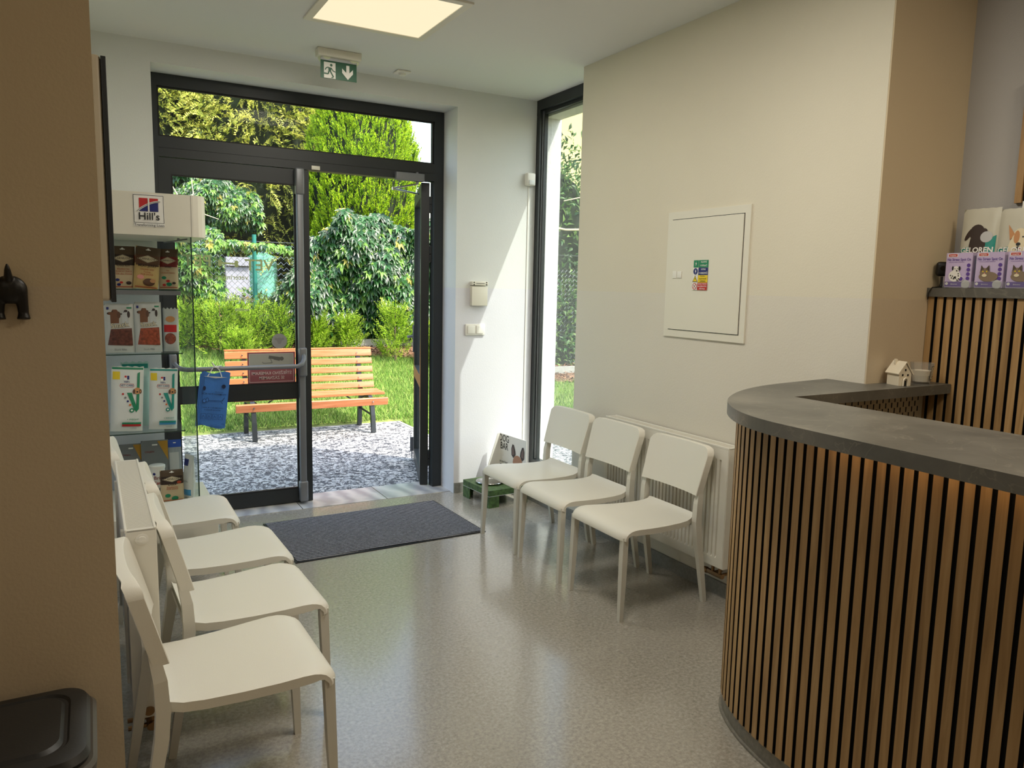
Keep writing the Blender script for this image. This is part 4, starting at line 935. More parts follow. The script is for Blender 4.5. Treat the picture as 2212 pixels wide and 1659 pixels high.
gel(1.890, .155, .335, 'black', 'pearl pouch with a black dog picture, standing left behind the lilac boxes', 20); gel(1.735, .16, .325, 'corgi', 'pearl pouch with a tan and white laughing dog picture behind the lilac boxes', 21)
bb_ = tag(empty('supplement_box', (3.325, 1.665, 1.6115)), 'white box with an orange stripe behind the pouches at right edge', 'box')
MB().box(-.012, .012, -.075, .075, 0, .352).build('carton', P['white'], bb_)
D = Decal(flat((-.0122, 0, 0), (0, -1, 0), (0, 0, 1), (-1, 0, 0))); D.text('Brit', -.025, .325, .04, P['black'], .02).rect(-.07, .03, .285, .303, P['orange']); D.build('printed_label', bb_)

# ------------------------------------------------------------------ outdoors: ground
def gz(x, y):
    s = .33 if x < 4.5 else max(.13, .33-.13*(x-4.5))
    y0 = 8.2
    return max(-.02, s*min(max(y-y0, 0), 2.15)+.02*max(0, y-10.4)) - (.015 if y < 8.2 else 0)
def bed_y(x): return 10.35-.17*(x-1)
def sheet(name, x0, x1, y0, y1, f, mat, keep=None, nx=60, ny=50, dz=0):
    V = []; F = []
    for i in range(ny+1):
        for j in range(nx+1):
            x = x0+(x1-x0)*j/nx; ya, yb = (y0(x) if callable(y0) else y0), (y1(x) if callable(y1) else y1); y = ya+(yb-ya)*i/ny
            V.append((x, y, f(x, y)+dz))
    for i in range(ny):
        for j in range(nx): a = i*(nx+1)+j; F.append((a, a+1, a+nx+2, a+nx+1))
    return MB().add(V, F).build(name, mat, None, True)
S_(MB().box(-3, 3.05, 5.5, 8.2, -.1, -.004).box(3.05, 4.6, 5.5, 6.9, -.1, -.004).box(3.2565, 4.6, 3.0, 5.5, -.1, -.004).build('patio', M_patio))
S_(MB().box(3.05, 3.085, 6.9, 8.2, -.1, .002).box(-3, 3.085, 8.2, 8.235, -.1, .002).build('patio_kerb', pm('concrete', (170, 168, 162), .8, nscale=30, namt=.1)))
S_(sheet('lawn_ground', -3, 16, 8.2, bed_y, gz, M_turf))
S_(sheet('lawn_ground_side', 3.05, 16, 3.0, 8.2, lambda x, y: -.02, M_turf, nx=20, ny=10))
S_(sheet('mulch_bed', -3, 16, bed_y, 13.0, lambda x, y: gz(x, y)+.012*math.sin(x*23)*math.sin(y*19), M_soil, nx=200, ny=60, dz=.012))
S_(MB().box(-30, 60, 13.0, 60, -.5, .62).build('far_ground', M_turf))
S_(MB().box(2.4, 4.9, 10.28, 10.34, .2, .80).build('kerb_stone', MATS['concrete']))

def np_mesh(name, V, F4, mats, mi=None, parent=None):
    me = bpy.data.meshes.new(name); V = np.asarray(V, dtype=np.float32); F = np.asarray(F4, dtype=np.int32)
    n, k = F.shape
    me.vertices.add(len(V)); me.vertices.foreach_set('co', V.ravel()); me.loops.add(n*k); me.loops.foreach_set('vertex_index', F.ravel())
    me.polygons.add(n); me.polygons.foreach_set('loop_start', np.arange(0, n*k, k, dtype=np.int32))
    if not isinstance(mats, (list, tuple)): mats = [mats]
    for m in mats: me.materials.append(m)
    if mi is not None: me.polygons.foreach_set('material_index', np.asarray(mi, dtype=np.int32))
    me.update(calc_edges=True); me.validate()
    o = bpy.data.objects.new(name, me); COL.objects.link(o)
    if parent is not None: o.parent = parent
    return o
def unit(a): return a/np.maximum(np.linalg.norm(a, axis=-1, keepdims=True), 1e-9)
def leaf_mesh(name, B, D, N, L, Wd, mats, mi, parent, wpos=.42, fold=.25, droop=.25):
    "B base, D axis, N normal -> two triangles pairs folded along the midrib"
    D = unit(D); N = unit(N-D*(N*D).sum(1, keepdims=True)); S = np.cross(D, N); L = L[:, None]; Wd = Wd[:, None]
    mid = B+D*L*wpos+N*L*.05; tip = B+D*L-N*L*droop; l = mid+S*Wd/2+N*Wd*fold; r = mid-S*Wd/2+N*Wd*fold
    n = len(B); V = np.stack([B, l, tip, r, mid], 1).reshape(-1, 3); i = np.arange(n)*5
    F = np.concatenate([np.stack([i, i+1, i+4], 1), np.stack([i+1, i+2, i+4], 1), np.stack([i+4, i+2, i+3], 1), np.stack([i, i+4, i+3], 1)], 0)
    return np_mesh(name, V, F, mats, np.tile(mi, 4), parent)
def rnd(n, a, b): return RNG.uniform(a, b, n)
G1, G2, G3, G4 = leafm('creeper_leaf', (48, 90, 42), .34, .5, .2), leafm('creeper_leaf_light', (118, 160, 66), .4, .45, .4), leafm('creeper_leaf_dark', (34, 66, 34), .34, .5, .15), leafm('creeper_leaf_yellow', (176, 168, 80), .5, .4, .4)
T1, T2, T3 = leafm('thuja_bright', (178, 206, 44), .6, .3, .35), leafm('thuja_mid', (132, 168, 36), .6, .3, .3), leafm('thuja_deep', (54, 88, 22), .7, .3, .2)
C1, C2, C3 = leafm('cypress_gold', (224, 218, 112), .6, .3, .4), leafm('cypress_green', (158, 170, 78), .6, .3, .35), leafm('cypress_deep', (52, 66, 32), .7, .3, .2)  # golden tips and dark green bases are the plant's own colours
GR1, GR2 = leafm('grass_blade', (168, 192, 102), .6, .3, .4), leafm('grass_blade_dark', (112, 150, 66), .6, .3, .3)

# grass
def grass(n, x0, x1, y0, y1f, h=.06):
    x = rnd(n, x0, x1); y = y0+(np.vectorize(y1f)(x)-y0)*RNG.random(n)
    z = np.array([gz(a, b) for a, b in zip(x, y)])
    return np.stack([x, y, z], 1)
B = np.concatenate([grass(60000, -1.5, 5.2, 8.24, bed_y), grass(9000, 5.2, 9, 8.0, bed_y), grass(16000, 3.1, 6.5, 6.92, lambda x: 8.3)])
keep = ~((B[:, 0] < 3.09) & (B[:, 1] < 8.24)); B = B[keep]; n = len(B)
D_ = np.stack([rnd(n, -.6, .6), rnd(n, -.6, .6), rnd(n, .6, 1.1)], 1); h = rnd(n, .04, .095)
sd_ = unit(np.stack([rnd(n, -1, 1), rnd(n, -1, 1), np.zeros(n)], 1))*.005
tip = B+unit(D_)*h[:, None]; V = np.stack([B-sd_, B+sd_, tip], 1).reshape(-1, 3); i = np.arange(n)*3
g_ = np_mesh('lawn_grass', V, np.stack([i, i+1, i+2], 1), [GR1, GR2], RNG.integers(0, 2, n)); tag(g_, 'short green lawn grass behind the wooden bench', 'grass', kind='stuff')

# bark chips
n = 9000; x = rnd(n, -1.5, 8.5); y = np.array([bed_y(a) for a in x])-.05+rnd(n, 0, 1.6)
B = np.stack([x, y, np.array([gz(a, b) for a, b in zip(x, y)])+.02], 1)
cm = [leafm('bark_chip', (170, 128, 100), .9, .2, 0), leafm('bark_chip_dark', (96, 68, 52), .9, .2, 0)]
ch_ = leaf_mesh('bark_chips', B, np.stack([rnd(n, -1, 1), rnd(n, -1, 1), rnd(n, -.2, .4)], 1), np.stack([rnd(n, -.4, .4), rnd(n, -.4, .4), np.ones(n)], 1), rnd(n, .03, .07), rnd(n, .015, .035), cm, RNG.integers(0, 2, n), None)
tag(ch_, 'brown bark chips scattered over the planting bed', 'bark chips', kind='stuff')

# climbing creeper hedge
def blob(pts, name, parent, mat=M_shade): pass
def creeper(name, loc, x0, x1, topf, n, label, ybase, zbot, thick=.35, sc_=1.0, mix=(.60, .12, .26, .02), side=False, group=None, inner=True):
    root = tag(empty(name, loc), label, 'climbing plant', group)
    ox, oy, oz = loc
    u = rnd(n, x0, x1); tz = np.array([topf(a) for a in u]); v = RNG.random(n)**.9; zb = np.array([zbot(a) for a in u]) if callable(zbot) else zbot
    z = zb+(tz-zb)*v
    bul = ybase-thick*np.sqrt(np.clip(1-((z-zb)/(tz-zb)*2-1)**2*.85, 0, 1))+.10*np.sin(u*5.1+z*3.3)+.07*np.sin(u*11+1-z*9)+rnd(n, -.06, .06)
    C = np.stack([u-ox, bul-oy, z-oz], 1)
    out = np.stack([rnd(n, -.5, .5), -np.ones(n), rnd(n, .15, .9)], 1)
    Bs, Ds, Ns, Ls, Ws, Ms = [], [], [], [], [], []
    mi = RNG.choice(4, n, p=mix); s = rnd(n, .8, 1.25)*sc_
    out = unit(out); up = np.array([0, 0, 1.]); R_ = unit(np.cross(np.tile(up, (n, 1)), out)); Dn = -unit(np.cross(out, R_))
    Dn = np.where((Dn[:, 2:3] > 0), -Dn, Dn)
    for a, l in ((-1.15, .62), (-.55, .88), (0, 1), (.55, .88), (1.15, .62)):
        d = Dn*math.cos(a)+R_*math.sin(a)+out*.35; Bs.append(C); Ds.append(d+RNG.normal(0, .12, (n, 3))); Ns.append(out); Ls.append(.135*l*s); Ws.append(.052*l*s); Ms.append(mi)
    cat = np.concatenate
    leaf_mesh('foliage', cat(Bs), cat(Ds), cat(Ns), cat(Ls), cat(Ws), [G1, G2, G3, G4], cat(Ms), root, droop=.2)
    if not inner: return root
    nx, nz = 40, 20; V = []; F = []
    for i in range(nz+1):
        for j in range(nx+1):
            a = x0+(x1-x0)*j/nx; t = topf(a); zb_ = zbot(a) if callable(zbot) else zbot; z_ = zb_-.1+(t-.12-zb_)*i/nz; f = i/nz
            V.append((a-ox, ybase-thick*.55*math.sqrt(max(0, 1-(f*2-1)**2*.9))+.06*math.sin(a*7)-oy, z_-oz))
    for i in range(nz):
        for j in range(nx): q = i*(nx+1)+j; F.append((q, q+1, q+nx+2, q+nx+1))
    MB().shell([[V[i*(nx+1)+j] for j in range(nx+1)] for i in range(nz+1)], -.18).build('shade_core', M_shade, root)
    return root
def top1(x):
    if x < 2.05: return 1.25
    if x < 2.7: return 1.25+(x-2.05)*1.55
    return min(2.50, 2.26+(x-2.7)*.8)+.08*math.sin(x*4.3)+.05*math.sin(x*9)
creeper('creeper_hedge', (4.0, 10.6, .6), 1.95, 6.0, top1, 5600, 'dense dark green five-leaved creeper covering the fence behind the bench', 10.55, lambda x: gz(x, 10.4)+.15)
creeper('climbing_vine', (2.0, 12.4, .6), 1.15, 2.3, lambda x: 3.15-.45*abs(x-1.7), 1300, 'pale green vine climbing into the tree behind the left door leaf', 12.4, 2.35, .45, .85, (.45, .3, .2, .05))
creeper('climbing_vine', (.9, 11.2, .6), .75, 1.55, lambda x: 2.55-.4*(x-.75), 1000, 'leafy vine hanging on the fence left of the grey slab', 10.9, 1.1, .25, .75, (.35, .5, .1, .05))
creeper('climbing_vine', (2.0, 10.5, 1.8), 1.35, 2.9, lambda x: 2.12-.06*(x-1.35), 130, 'thin bright vine trailing along the fence top beside the green post', 10.52, 1.98, .10, .7, (.1, .7, .05, .15), inner=False)
creeper('climbing_vine', (.5, 13.0, 3.5), .3, 1.5, lambda x: 4.2-.9*(x-.3), 900, 'blue-green vine at the top left of the transom window', 12.6, 2.9, .3, .8, (.5, .2, .28, .02))

# sprays for conifers
def sprays(O, A, n_seg, L, name, mats, mi, parent, fan=.9, w=.016, segl=.05, droopk=0.0, flatn=None):
    "O origins, A axis, each spray = stem segments with side leaflets"
    k = len(O); A = unit(A); N = flatn if flatn is not None else unit(RNG.normal(0, 1, (k, 3))); S = unit(np.cross(A, N)); N = unit(np.cross(S, A))
    Bs, Ds, Ns, Ls, Ws, Ms = [], [], [], [], [], []
    for s in range(n_seg):
        f = (s+.5)/n_seg; side = 1 if s % 2 else -1
        P0 = O+A*(L*f)[:, None]+np.array([0, 0, -1.])*(droopk*L*f*f)[:, None]
        d = A+S*side*fan*(1-f*.5)+RNG.normal(0, .12, (k, 3)); d[:, 2] -= droopk*f*1.2
        Bs.append(P0); Ds.append(d); Ns.append(N); Ls.append(np.full(k, segl)*(1.25-.7*f)*rnd(k, .8, 1.2)*(L/L.mean())); Ws.append(np.full(k, w)*rnd(k, .8, 1.2)); Ms.append(mi(k, f))
    c = np.concatenate
    return leaf_mesh(name, c(Bs), c(Ds), c(Ns), c(Ls), c(Ws), mats, c(Ms), parent, droop=.1, fold=.1)
def body(name, prof, mat, parent, seed=0, n=24, amp=.06):
    r_ = random.Random(seed); rings = []
    for r, z in prof: rings.append([Vector((r*math.cos(t)*(1+amp*math.sin(3*t+z*5)+r_.uniform(-amp, amp)), r*math.sin(t)*(1+amp*math.cos(4*t-z*3)+r_.uniform(-amp, amp)), z)) for t in [2*PI*k/n for k in range(n)]])
    return MB().loft(rings).build(name, mat, parent, True)
# tall bright thuja
tj = tag(empty('thuja_tree', (3.88, 12.0, .6)), 'tall bright yellow-green columnar conifer rising behind the creeper hedge', 'tree')
def tr(z): return .87*max(0, 1-((z-2)/2.35)**2.2)**.6 if z > 2 else .84+.03*z/2
n = 5200; z = rnd(n, .9, 4.3); th = rnd(n, PI*.85, PI*2.15); r = np.array([tr(a) for a in z])*(1+.05*np.sin(th*9+z*2)+.04*np.sin(th*17-z*5))
O = np.stack([r*np.cos(th)*.97, r*np.sin(th)*.97, z], 1)
A = np.stack([np.cos(th)*.35, np.sin(th)*.35, np.ones(n)], 1)+RNG.normal(0, .14, (n, 3))
FN = np.stack([-np.sin(th), np.cos(th), np.zeros(n)], 1)
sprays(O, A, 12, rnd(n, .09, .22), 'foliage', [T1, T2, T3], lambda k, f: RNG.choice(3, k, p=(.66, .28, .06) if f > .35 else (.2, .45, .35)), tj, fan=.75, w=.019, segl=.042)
body('shade_core', [(max(.02, tr(a)*.9), a) for a in [.3+.285*i for i in range(15)]], M_shade, tj, 2, amp=.05)
MB().tube([(0, 0, -.1), (0, 0, 1.2)], .12).build('trunk', M_bark, tj, True)
# golden cypress trees on the left
def cypress(loc, rad, h, n, label, seed, z0=1.2):
    t = tag(empty('cypress_tree', loc), label, 'tree', 'golden drooping conifers behind the fence')
    MB().tube([(0, 0, -.2), (.05, 0, h*.5), (0, .05, h*.95)], [.16, .10, .03], 10).build('trunk', M_bark, t, True)
    z = z0+(h-z0)*RNG.random(n)**1.1; th = rnd(n, PI*.9, PI*2.1); rr = rad*(1-((z-z0)/(h-z0))**1.6)*.98*(1+.12*np.sin(th*5+z*1.7)+.10*np.sin(th*9-z*3.1)); rr *= rnd(n, .72, 1.08)
    O = np.stack([rr*np.cos(th), rr*np.sin(th), z], 1); A = np.stack([np.cos(th)*.9, np.sin(th)*.9, rnd(n, -.1, .55)], 1)+RNG.normal(0, .25, (n, 3))
    L = rnd(n, .3, .62); inn = rnd(n, 0, 1)
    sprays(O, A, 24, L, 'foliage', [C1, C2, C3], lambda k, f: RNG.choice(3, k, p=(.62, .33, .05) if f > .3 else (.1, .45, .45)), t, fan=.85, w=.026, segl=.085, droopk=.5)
    body('shade_core', [(rad*.74*(1-((a-z0)/(h-z0))**1.6 if a > z0 else 1), a) for a in [z0-.6+i*(h-z0)/12 for i in range(12)]], M_shade, t, seed, amp=.10)
    return t
cypress((2.55, 14.2, .6), 1.75, 7.2, 2900, 'golden drooping conifer seen through the middle of the transom, left of the bright column', 3, .9)
cypress((.55, 14.4, .6), 1.6, 7.4, 1900, 'golden drooping conifer at the far left of the transom window', 4, 1.6)
cypress((3.9, 17.0, .6), 1.5, 6.0, 1100, 'golden conifer behind, just left of the bright column', 5, 1.2)
# wall of darker trees further back
def darktree(loc, rad, h, n, label, seed):
    t = tag(empty('leafy_tree', loc), label, 'tree', 'dark trees behind the fence')
    MB().tube([(0, 0, -.2), (0, 0, h*.7)], [.2, .08], 10).build('trunk', M_bark, t, True)
    u = unit(RNG.normal(0, 1, (n, 3))); u[:, 1] = -np.abs(u[:, 1]); C = u*np.array([rad, rad, h*.42])*rnd(n, .85, 1.1)[:, None]+np.array([0, 0, h*.52])
    leaf_mesh('foliage', C, RNG.normal(0, 1, (n, 3))-np.array([0, 0, .5]), u+RNG.normal(0, .4, (n, 3)), rnd(n, .09, .17), rnd(n, .05, .09), [G3, G1, T3], RNG.integers(0, 3, n), t)
    body('shade_core', [(rad*.9*math.sin(PI*(.06+.88*i/11)), h*(.10+.84*i/11)) for i in range(12)], M_shade, t, seed, amp=.08)
for i, (lx, ly, r_, h_) in enumerate([(-.9, 15.5, 2.0, 7.5), (1.7, 17.5, 2.2, 8.6), (-3.4, 15, 2.2, 8)]):
    darktree((lx, ly, .6), r_, h_, 3500, ['dark leafy tree at the left behind the golden conifers', 'dark tree behind the middle golden conifer', 'dark tree far left beyond the fence'][i], 30+i)
# low dark shrubs behind fence
def shrub(loc, rx, ry, h, n, label, mats, lsz=(.06, .11), cat='shrub', group=None, name='leafy_shrub', mp=None, inner=True):
    t = tag(empty(name, loc), label, cat, group)
    u = unit(RNG.normal(0, 1, (n, 3))); u[:, 2] = np.abs(u[:, 2]); k = rnd(n, .75, 1.08)[:, None]*(1+.10*np.sin(u[:, 0:1]*9)+.1*np.sin(u[:, 2:3]*11))
    C = u*np.array([rx, ry, h])*k
    L = rnd(n, *lsz)
    leaf_mesh('foliage', C, u+RNG.normal(0, .7, (n, 3)), u+np.array([0, -.5, .8])+RNG.normal(0, .4, (n, 3)), L, L*.42, mats, RNG.choice(len(mats), n, p=mp), t)
    if inner: body('shade_core', [(max(rx, .01)*.8*math.cos(PI/2*i/9*.97), h*.86*math.sin(PI/2*i/9)) for i in range(10)], M_shade, t, 7).scale = (1, ry/rx, 1)
    s = MB()
    for i in range(5): a = i*1.3; s.tube([(0, 0, -.12), (rx*.3*math.cos(a), ry*.3*math.sin(a), h*.5), (rx*.55*math.cos(a), ry*.55*math.sin(a), h*.85)], [.015, .01, .004], 6)
    s.build('stem', M_bark, t)
    return t
LG = leafm('shrub_light', (128, 158, 72), .5, .4, .4); DRY = leafm('dry_twig_leaf', (176, 142, 96), .7, .2, .3)
shrub((2.35, 10.9, .7), .75, .4, .75, 1500, 'loose light green shrub growing against the fence right of the grey slab', [LG, G2, G1, DRY], mp=[.5, .25, .15, .1])
shrub((1.35, 10.75, .7), .7, .3, .42, 1300, 'low light green shrub along the fence left of the grey slab', [LG, G2, G1, DRY], mp=[.5, .25, .1, .15])
shrub((1.95, 11.1, .7), .28, .2, .55, 420, 'dry brownish twiggy shrub in front of the green tank', [DRY, LG], mp=[.8, .2], inner=False)
# small thuja bushes in the bed
def bush(loc, r, h, label, n=230):
    t = tag(empty('thuja_bush', loc), label, 'bush', 'young thuja bushes in the planting bed')
    MB().tube([(0, 0, -.1), (0, 0, h*.8)], [.015, .006], 6).build('stem', M_bark, t)
    th = rnd(n, 0, 2*PI); z = rnd(n, .03, .72)*h; rr = r*.55*(1-z/h*.75)*rnd(n, .2, 1)
    O = np.stack([rr*np.cos(th), rr*np.sin(th), z], 1); A = np.stack([np.cos(th)*.55, np.sin(th)*.55, np.full(n, .8)], 1)+RNG.normal(0, .2, (n, 3))
    sprays(O, A, 14, rnd(n, .13, .26)*(h/.6)**.5, 'foliage', [leafm('bush_light', (164, 190, 66), .6, .3, .4) if 'bush_light' not in MATS else MATS['bush_light'], T2, T3], lambda k, f: RNG.choice(3, k, p=(.6, .32, .08) if f > .3 else (.25, .45, .3)), t, fan=.9, w=.013, segl=.05)
    return t
MATS['bush_light'] = leafm('bush_light', (164, 190, 66), .6, .3, .4)
bush_px = [(1.42, 10.15, .42, .78, 'young thuja bush farthest left, behind the left end of the bench'), (1.80, 10.2, .36, .72, 'young thuja bush second from the left, behind the bench'), (2.18, 10.2, .32, .74, 'young thuja bush behind the round door sticker'),
    (1.05, 10.3, .34, .66, 'young thuja bush half hidden by the shelf glass'), (2.62, 10.1, .24, .56, 'narrow young thuja bush just right of the door leaf edge'), (3.02, 10.05, .30, .60, 'small rounded thuja bush above the right part of the bench back'), (3.62, 9.8, .38, .92, 'tallest young thuja bush, right of the bench back'), (4.10, 9.6, .30, .62, 'young thuja bush beside the open door leaf'), (4.55, 9.7, .30, .8, 'young thuja bush seen behind the open door leaf'), (1.60, 9.95, .26, .42, 'smallest thuja bush in front, left part of the bed')]
for x, y, r, h, l in bush_px: bush((x, y, gz(x, y)), r, h, l)

# chain link fence
fn = tag(empty('chain_link_fence', (0, 10.62, 0)), 'green post chain-link fence running behind the planting bed', 'fence')
for px_ in (-1.1, 1.945, 4.95, 7.95): MB().tube([(px_, 0, .2), (px_, 0, 2.19)], .028, 12).build('post', pm('post_green', (40, 122, 110), .5), fn, True)
def zig(x0, x1, z0, z1, p):
    n = int((x1-x0)/p); m = int((z1-z0)/(p)); b_ = MB(); rv = .003
    for i in range(n):
        for dr in (1,):
            pts = [(x0+i*p+(p*.5 if k % 2 else -.0*p)+(0), (.002 if k % 2 else -.002), z0+k*p*.5) for k in range(2*m+1)]
            b_.tube(pts, rv, 3, cap=False)
            pts = [(x0+i*p+p-(p*.5 if k % 2 else 0), (-.002 if k % 2 else .002), z0+k*p*.5) for k in range(2*m+1)]
            b_.tube(pts, rv, 3, cap=False)
    return b_
zig(.3, 3.2, .75, 2.1, .075).build('wire_mesh', M_steel, fn)
zig(5.9, 8.6, .25, 1.9, .075).build('wire_mesh', M_steel, fn)
MB().tube([(-2, 0, 2.1), (9, 0, 2.1)], .003, 5).tube([(-2, 0, 1.3), (9, 0, 1.3)], .003, 5).build('tension_wire', M_grey, fn)
gs = tag(MB().box(1.80, 2.14, 12.1, 12.22, .5, 1.93).box(1.80, 2.14, 12.06, 12.1, 1.80, 1.93).build('concrete_slab', pm('slab_grey', (168, 168, 178), .8, nscale=5, namt=.12, bump=.4)), 'pale grey upright slab standing behind the chain-link fence', 'slab')
tag(MB().lathe([(.2, .5), (.22, .55), (.24, 1.2), (.22, 1.95), (.05, 2.02)], (2.36, 12.3, 0), 28).build('water_tank', pm('mint_plastic', (124, 190, 168), .4, nscale=3, namt=.25), None, True), 'mint green water tank behind the fence beside the grey slab', 'water tank')
# bare branches
tag(MB().tube([(1.05, 11.4, 2.25), (1.2, 11.4, 2.55), (1.3, 11.4, 2.75), (1.28, 11.4, 2.95)], [.014, .012, .009, .004], 6).tube([(1.15, 11.4, .5), (1.05, 11.4, 1.4), (1.05, 11.4, 2.25)], .016, 6).tube([(1.3, 11.4, 2.4), (1.15, 11.4, 2.62), (1.0, 11.4, 2.9)], [.012, .01, .005], 6).tube([(1.1, 11.4, 2.42), (1.35, 11.38, 2.5), (1.62, 11.4, 2.42)], [.01, .008, .004], 6).build('dead_branch', pm('pale_branch', (206, 190, 164), .8), None, True), 'bare pale branches above the shelf header', 'branch')

# bench
bn_ = tag(empty('park_bench', (1.98, 7.9, 0)), 'slatted orange-brown wooden bench with dark metal legs on the patio edge', 'bench')
Lh = .78
def slat(y, z, w, t, tilt, name='backrest_slat', shift=0):
    o = MB().box(-Lh, Lh, -t/2, t/2, -w/2, w/2, bev=.005).build(name, M_bench, bn_); o.location = (shift, y, z); o.rotation_euler = (tilt, 0, 0)
for i, (y, z) in enumerate(((.300, .812), (.275, .722), (.25, .632), (.225, .545), (.20, .462))): slat(y, z, .064 if i else .076, .02, math.radians(-14), shift=-.02)
o = MB().box(-Lh, Lh, -.026, .026, -.009, .009, bev=.004).build('top_slat', M_bench, bn_); o.location = (-.02, .325, .862)
for y, z, a in ((.13, .405, 93), (.03, .400, 90), (-.07, .400, 88)): slat(y, z, .078, .03, math.radians(a), 'seat_slat')
slat(-.20, .330, .08, .035, math.radians(12), 'front_slat')
lm = pm('bench_metal', (50, 54, 58), .35, .5)
for s in (-1, 1):
    X = s*.61
    MB().tube([(X, -.235, 0), (X, -.205, .18), (X, -.165, .34), (X, -.12, .362), (X, .17, .365), (X, .225, .42), (X, .335, .84)], .022, sq=True, up=(1, 0, 0)).build('side_frame', lm, bn_)
    MB().tube([(X, .26, 0), (X, .24, .2), (X, .19, .36)], .022, sq=True, up=(1, 0, 0)).build('leg', lm, bn_)
    MB().tube([(X, -.205, .18), (X, .0, .19), (X, .222, .2)], .012, 6).tube([(X, -.0, .39), (X-s*.12, .0, .30), (X-s*.24, 0, .385)], .008, 6).build('brace', lm, bn_)
    q = MB()
    for y, z in ((.277, .812), (.252, .722), (.227, .632), (.202, .545), (.177, .462)): q.lathe([(.009, -.0), (.007, -.006)], (X-.02, y+.002, z), 10, axis='y')
    q.lathe([(.009, 0), (.007, -.006)], (X, -.222, .33), 10, axis='y')
    q.build('bolt', M_steel, bn_, True)

# shrub, tree and house seen through the right window
PR = leafm('privet_leaf', (84, 118, 58), .38, .5, .3); PR2 = leafm('privet_leaf_light', (134, 164, 88), .38, .5, .4)
shrub((7.15, 11.6, .4), 1.5, 1.1, 3.7, 7500, 'tall green leafy shrub seen through the narrow right window', [PR, PR2, G1], lsz=(.08, .15), mp=[.5, .3, .2])
shrub((6.75, 11.0, .25), .9, .5, 1.5, 2600, 'lower leafy shrub in front of the tall one outside the right window', [PR, PR2, G1], lsz=(.07, .12), mp=[.4, .45, .15])
tag(MB().tube([(6.4, 10.5, 2.55), (6.75, 10.45, 2.5), (7.1, 10.45, 2.52), (7.5, 10.5, 2.6)], [.014, .018, .018, .02], 6).tube([(6.7, 10.45, 2.95), (7.1, 10.4, 3.05), (7.4, 10.5, 3.2)], [.008, .01, .012], 6).build('bare_branch', MATS['pale_branch'], None, True), 'pale bare branches crossing the leafy shrub outside the window', 'branch')
tag(MB().box(6.0, 7.2, 9.95, 10.0, .15, .345).build('border_board', MATS['concrete']), 'grey concrete border board behind the mulch outside the window', 'border board')
hs_ = tag(empty('neighbour_house', (12.2, 21, 0)), 'pale yellow neighbouring house with a window, beyond the garden', 'house')
MB().box(-.6, 9, 0, 2.2, 0, 9.5).build('wall', pm('yellow_render', (238, 222, 160), .85), hs_)
MB().box(-.8, 9.3, -.3, 2.4, 9.5, 9.8).build('roof', pm('roof_tile', (150, 80, 60), .8), hs_)
for (wx, wz) in ((.62, 6.55), (3.4, 6.55), (.62, 3.4), (3.4, 3.4)):
    w_ = MB().box(wx-.16, wx+.46, -.06, -.001, wz-.5, wz+.55).build('window', pm('window_surround', (196, 160, 110), .7), hs_)
    MB().box(wx-.06, wx+.36, -.07, -.0605, wz-.4, wz+.42).build('pane', pm('dark_pane', (120, 150, 170), .1), w_)

# ------------------------------------------------------------------ lights, world, camera
def area(name, loc, rot, size, power, col, sy=None):
    l = bpy.data.lights.new(name, 'AREA'); l.shape = 'RECTANGLE'; l.size = size; l.size_y = sy or size; l.energy = power; l.color = col
    o = bpy.data.objects.new(name, l); COL.objects.link(o); o.location = loc; o.rotation_euler = rot; return o
WARM = (1, .85, .64)
area('ceiling_lamp_panel', (1.397, 3.925, ZC-.02), (0, 0, 0), .58, 10, (1, .94, .82))
area('fill_light_middle', (1.397, 2.10, ZC-.02), (0, 0, 0), .58, 21, (1, .95, .85))  # added unseen fill, brightens right wall, chairs and floor but not the near wall
area('fill_light_rear', (1.7, .2, ZC-.02), (0, 0, 0), .58, 8, WARM)  # added unseen light behind the camera, an assumed warm source
area('fill_light_reception', (2.75, .3, ZC-.02), (0, 0, 0), .40, 12, WARM)  # added light without a fitting, brightens the column face and counter arm
area('fill_light_hall', (-.9, -1.0, ZC-.02), (0, 0, 0), .58, 3, WARM)  # added light without a fitting, lifts the near wall
su_ = bpy.data.lights.new('sun', 'SUN'); su_.energy = 5.2; su_.angle = math.radians(.53); su_.color = (1, .95, .86)
so_ = bpy.data.objects.new('sun', su_); COL.objects.link(so_)
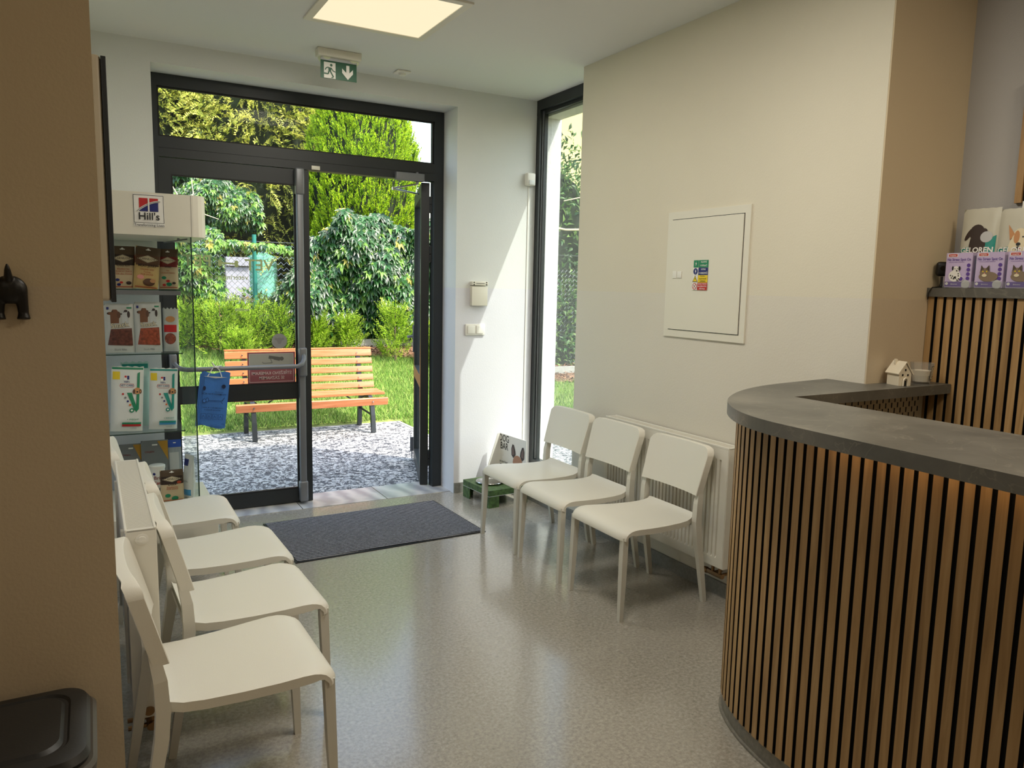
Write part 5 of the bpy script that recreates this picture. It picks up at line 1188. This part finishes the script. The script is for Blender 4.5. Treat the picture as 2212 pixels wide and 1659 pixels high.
so_.rotation_euler = Vector((-.88, 1, -2.07)).to_track_quat('-Z', 'Y').to_euler(); so_.location = (6, -6, 12)
w = bpy.data.worlds.new('world'); sc.world = w; w.use_nodes = True; nt = w.node_tree
sk = nt.nodes.new('ShaderNodeTexSky'); sk.sky_type = 'NISHITA'; sk.sun_disc = False; sk.sun_elevation = math.radians(57); sk.sun_rotation = math.radians(139); sk.air_density = 1.4; sk.dust_density = 2.5
bg = nt.nodes['Background']; wm = nt.nodes.new('ShaderNodeMixRGB'); wm.blend_type = 'MULTIPLY'; wm.inputs[0].default_value = 1; wm.inputs[2].default_value = (1, .95, .88, 1); nt.links.new(sk.outputs[0], wm.inputs[1]); nt.links.new(wm.outputs[0], bg.inputs[0]); bg.inputs[1].default_value = .58
# portal in the door and window openings
for (loc, rot, sx, sy) in (((1.37, 5.6, 1.42), (math.radians(-90), 0, 0), 1.99, 2.84), ((3.26, 4.67, 1.5), (math.radians(90), 0, math.radians(90)), .93, 2.7)):
    p = area('daylight_portal', loc, rot, sx, 1, (1, 1, 1), sy); p.data.cycles.is_portal = True
cam = bpy.data.cameras.new('camera'); co = bpy.data.objects.new('camera', cam); COL.objects.link(co)
R = ((0.87468581646184, -0.4842438928398423, 0.020798430897539397), (-0.04396563111023406, -0.12200239326908265, -0.9915555654211692), (0.4826921853122994, 0.8663851671731839, -0.12800385132684627))
Mx = Matrix(((R[0][0], -R[1][0], -R[2][0], 0), (R[0][1], -R[1][1], -R[2][1], 0), (R[0][2], -R[1][2], -R[2][2], 1.58), (0, 0, 0, 1)))
co.matrix_world = Mx; cam.sensor_width = 36; cam.lens = 36*1635.42/2212; cam.clip_start = .05; cam.clip_end = 300
sc.camera = co
sc.view_settings.view_transform = 'Standard'; sc.view_settings.look = 'None'; sc.view_settings.gamma = 1; sc.view_settings.exposure = .43
sc.cycles.use_denoising = True; sc.cycles.max_bounces = 10; sc.cycles.diffuse_bounces = 6; sc.cycles.transparent_max_bounces = 16; sc.cycles.sample_clamp_indirect = 6
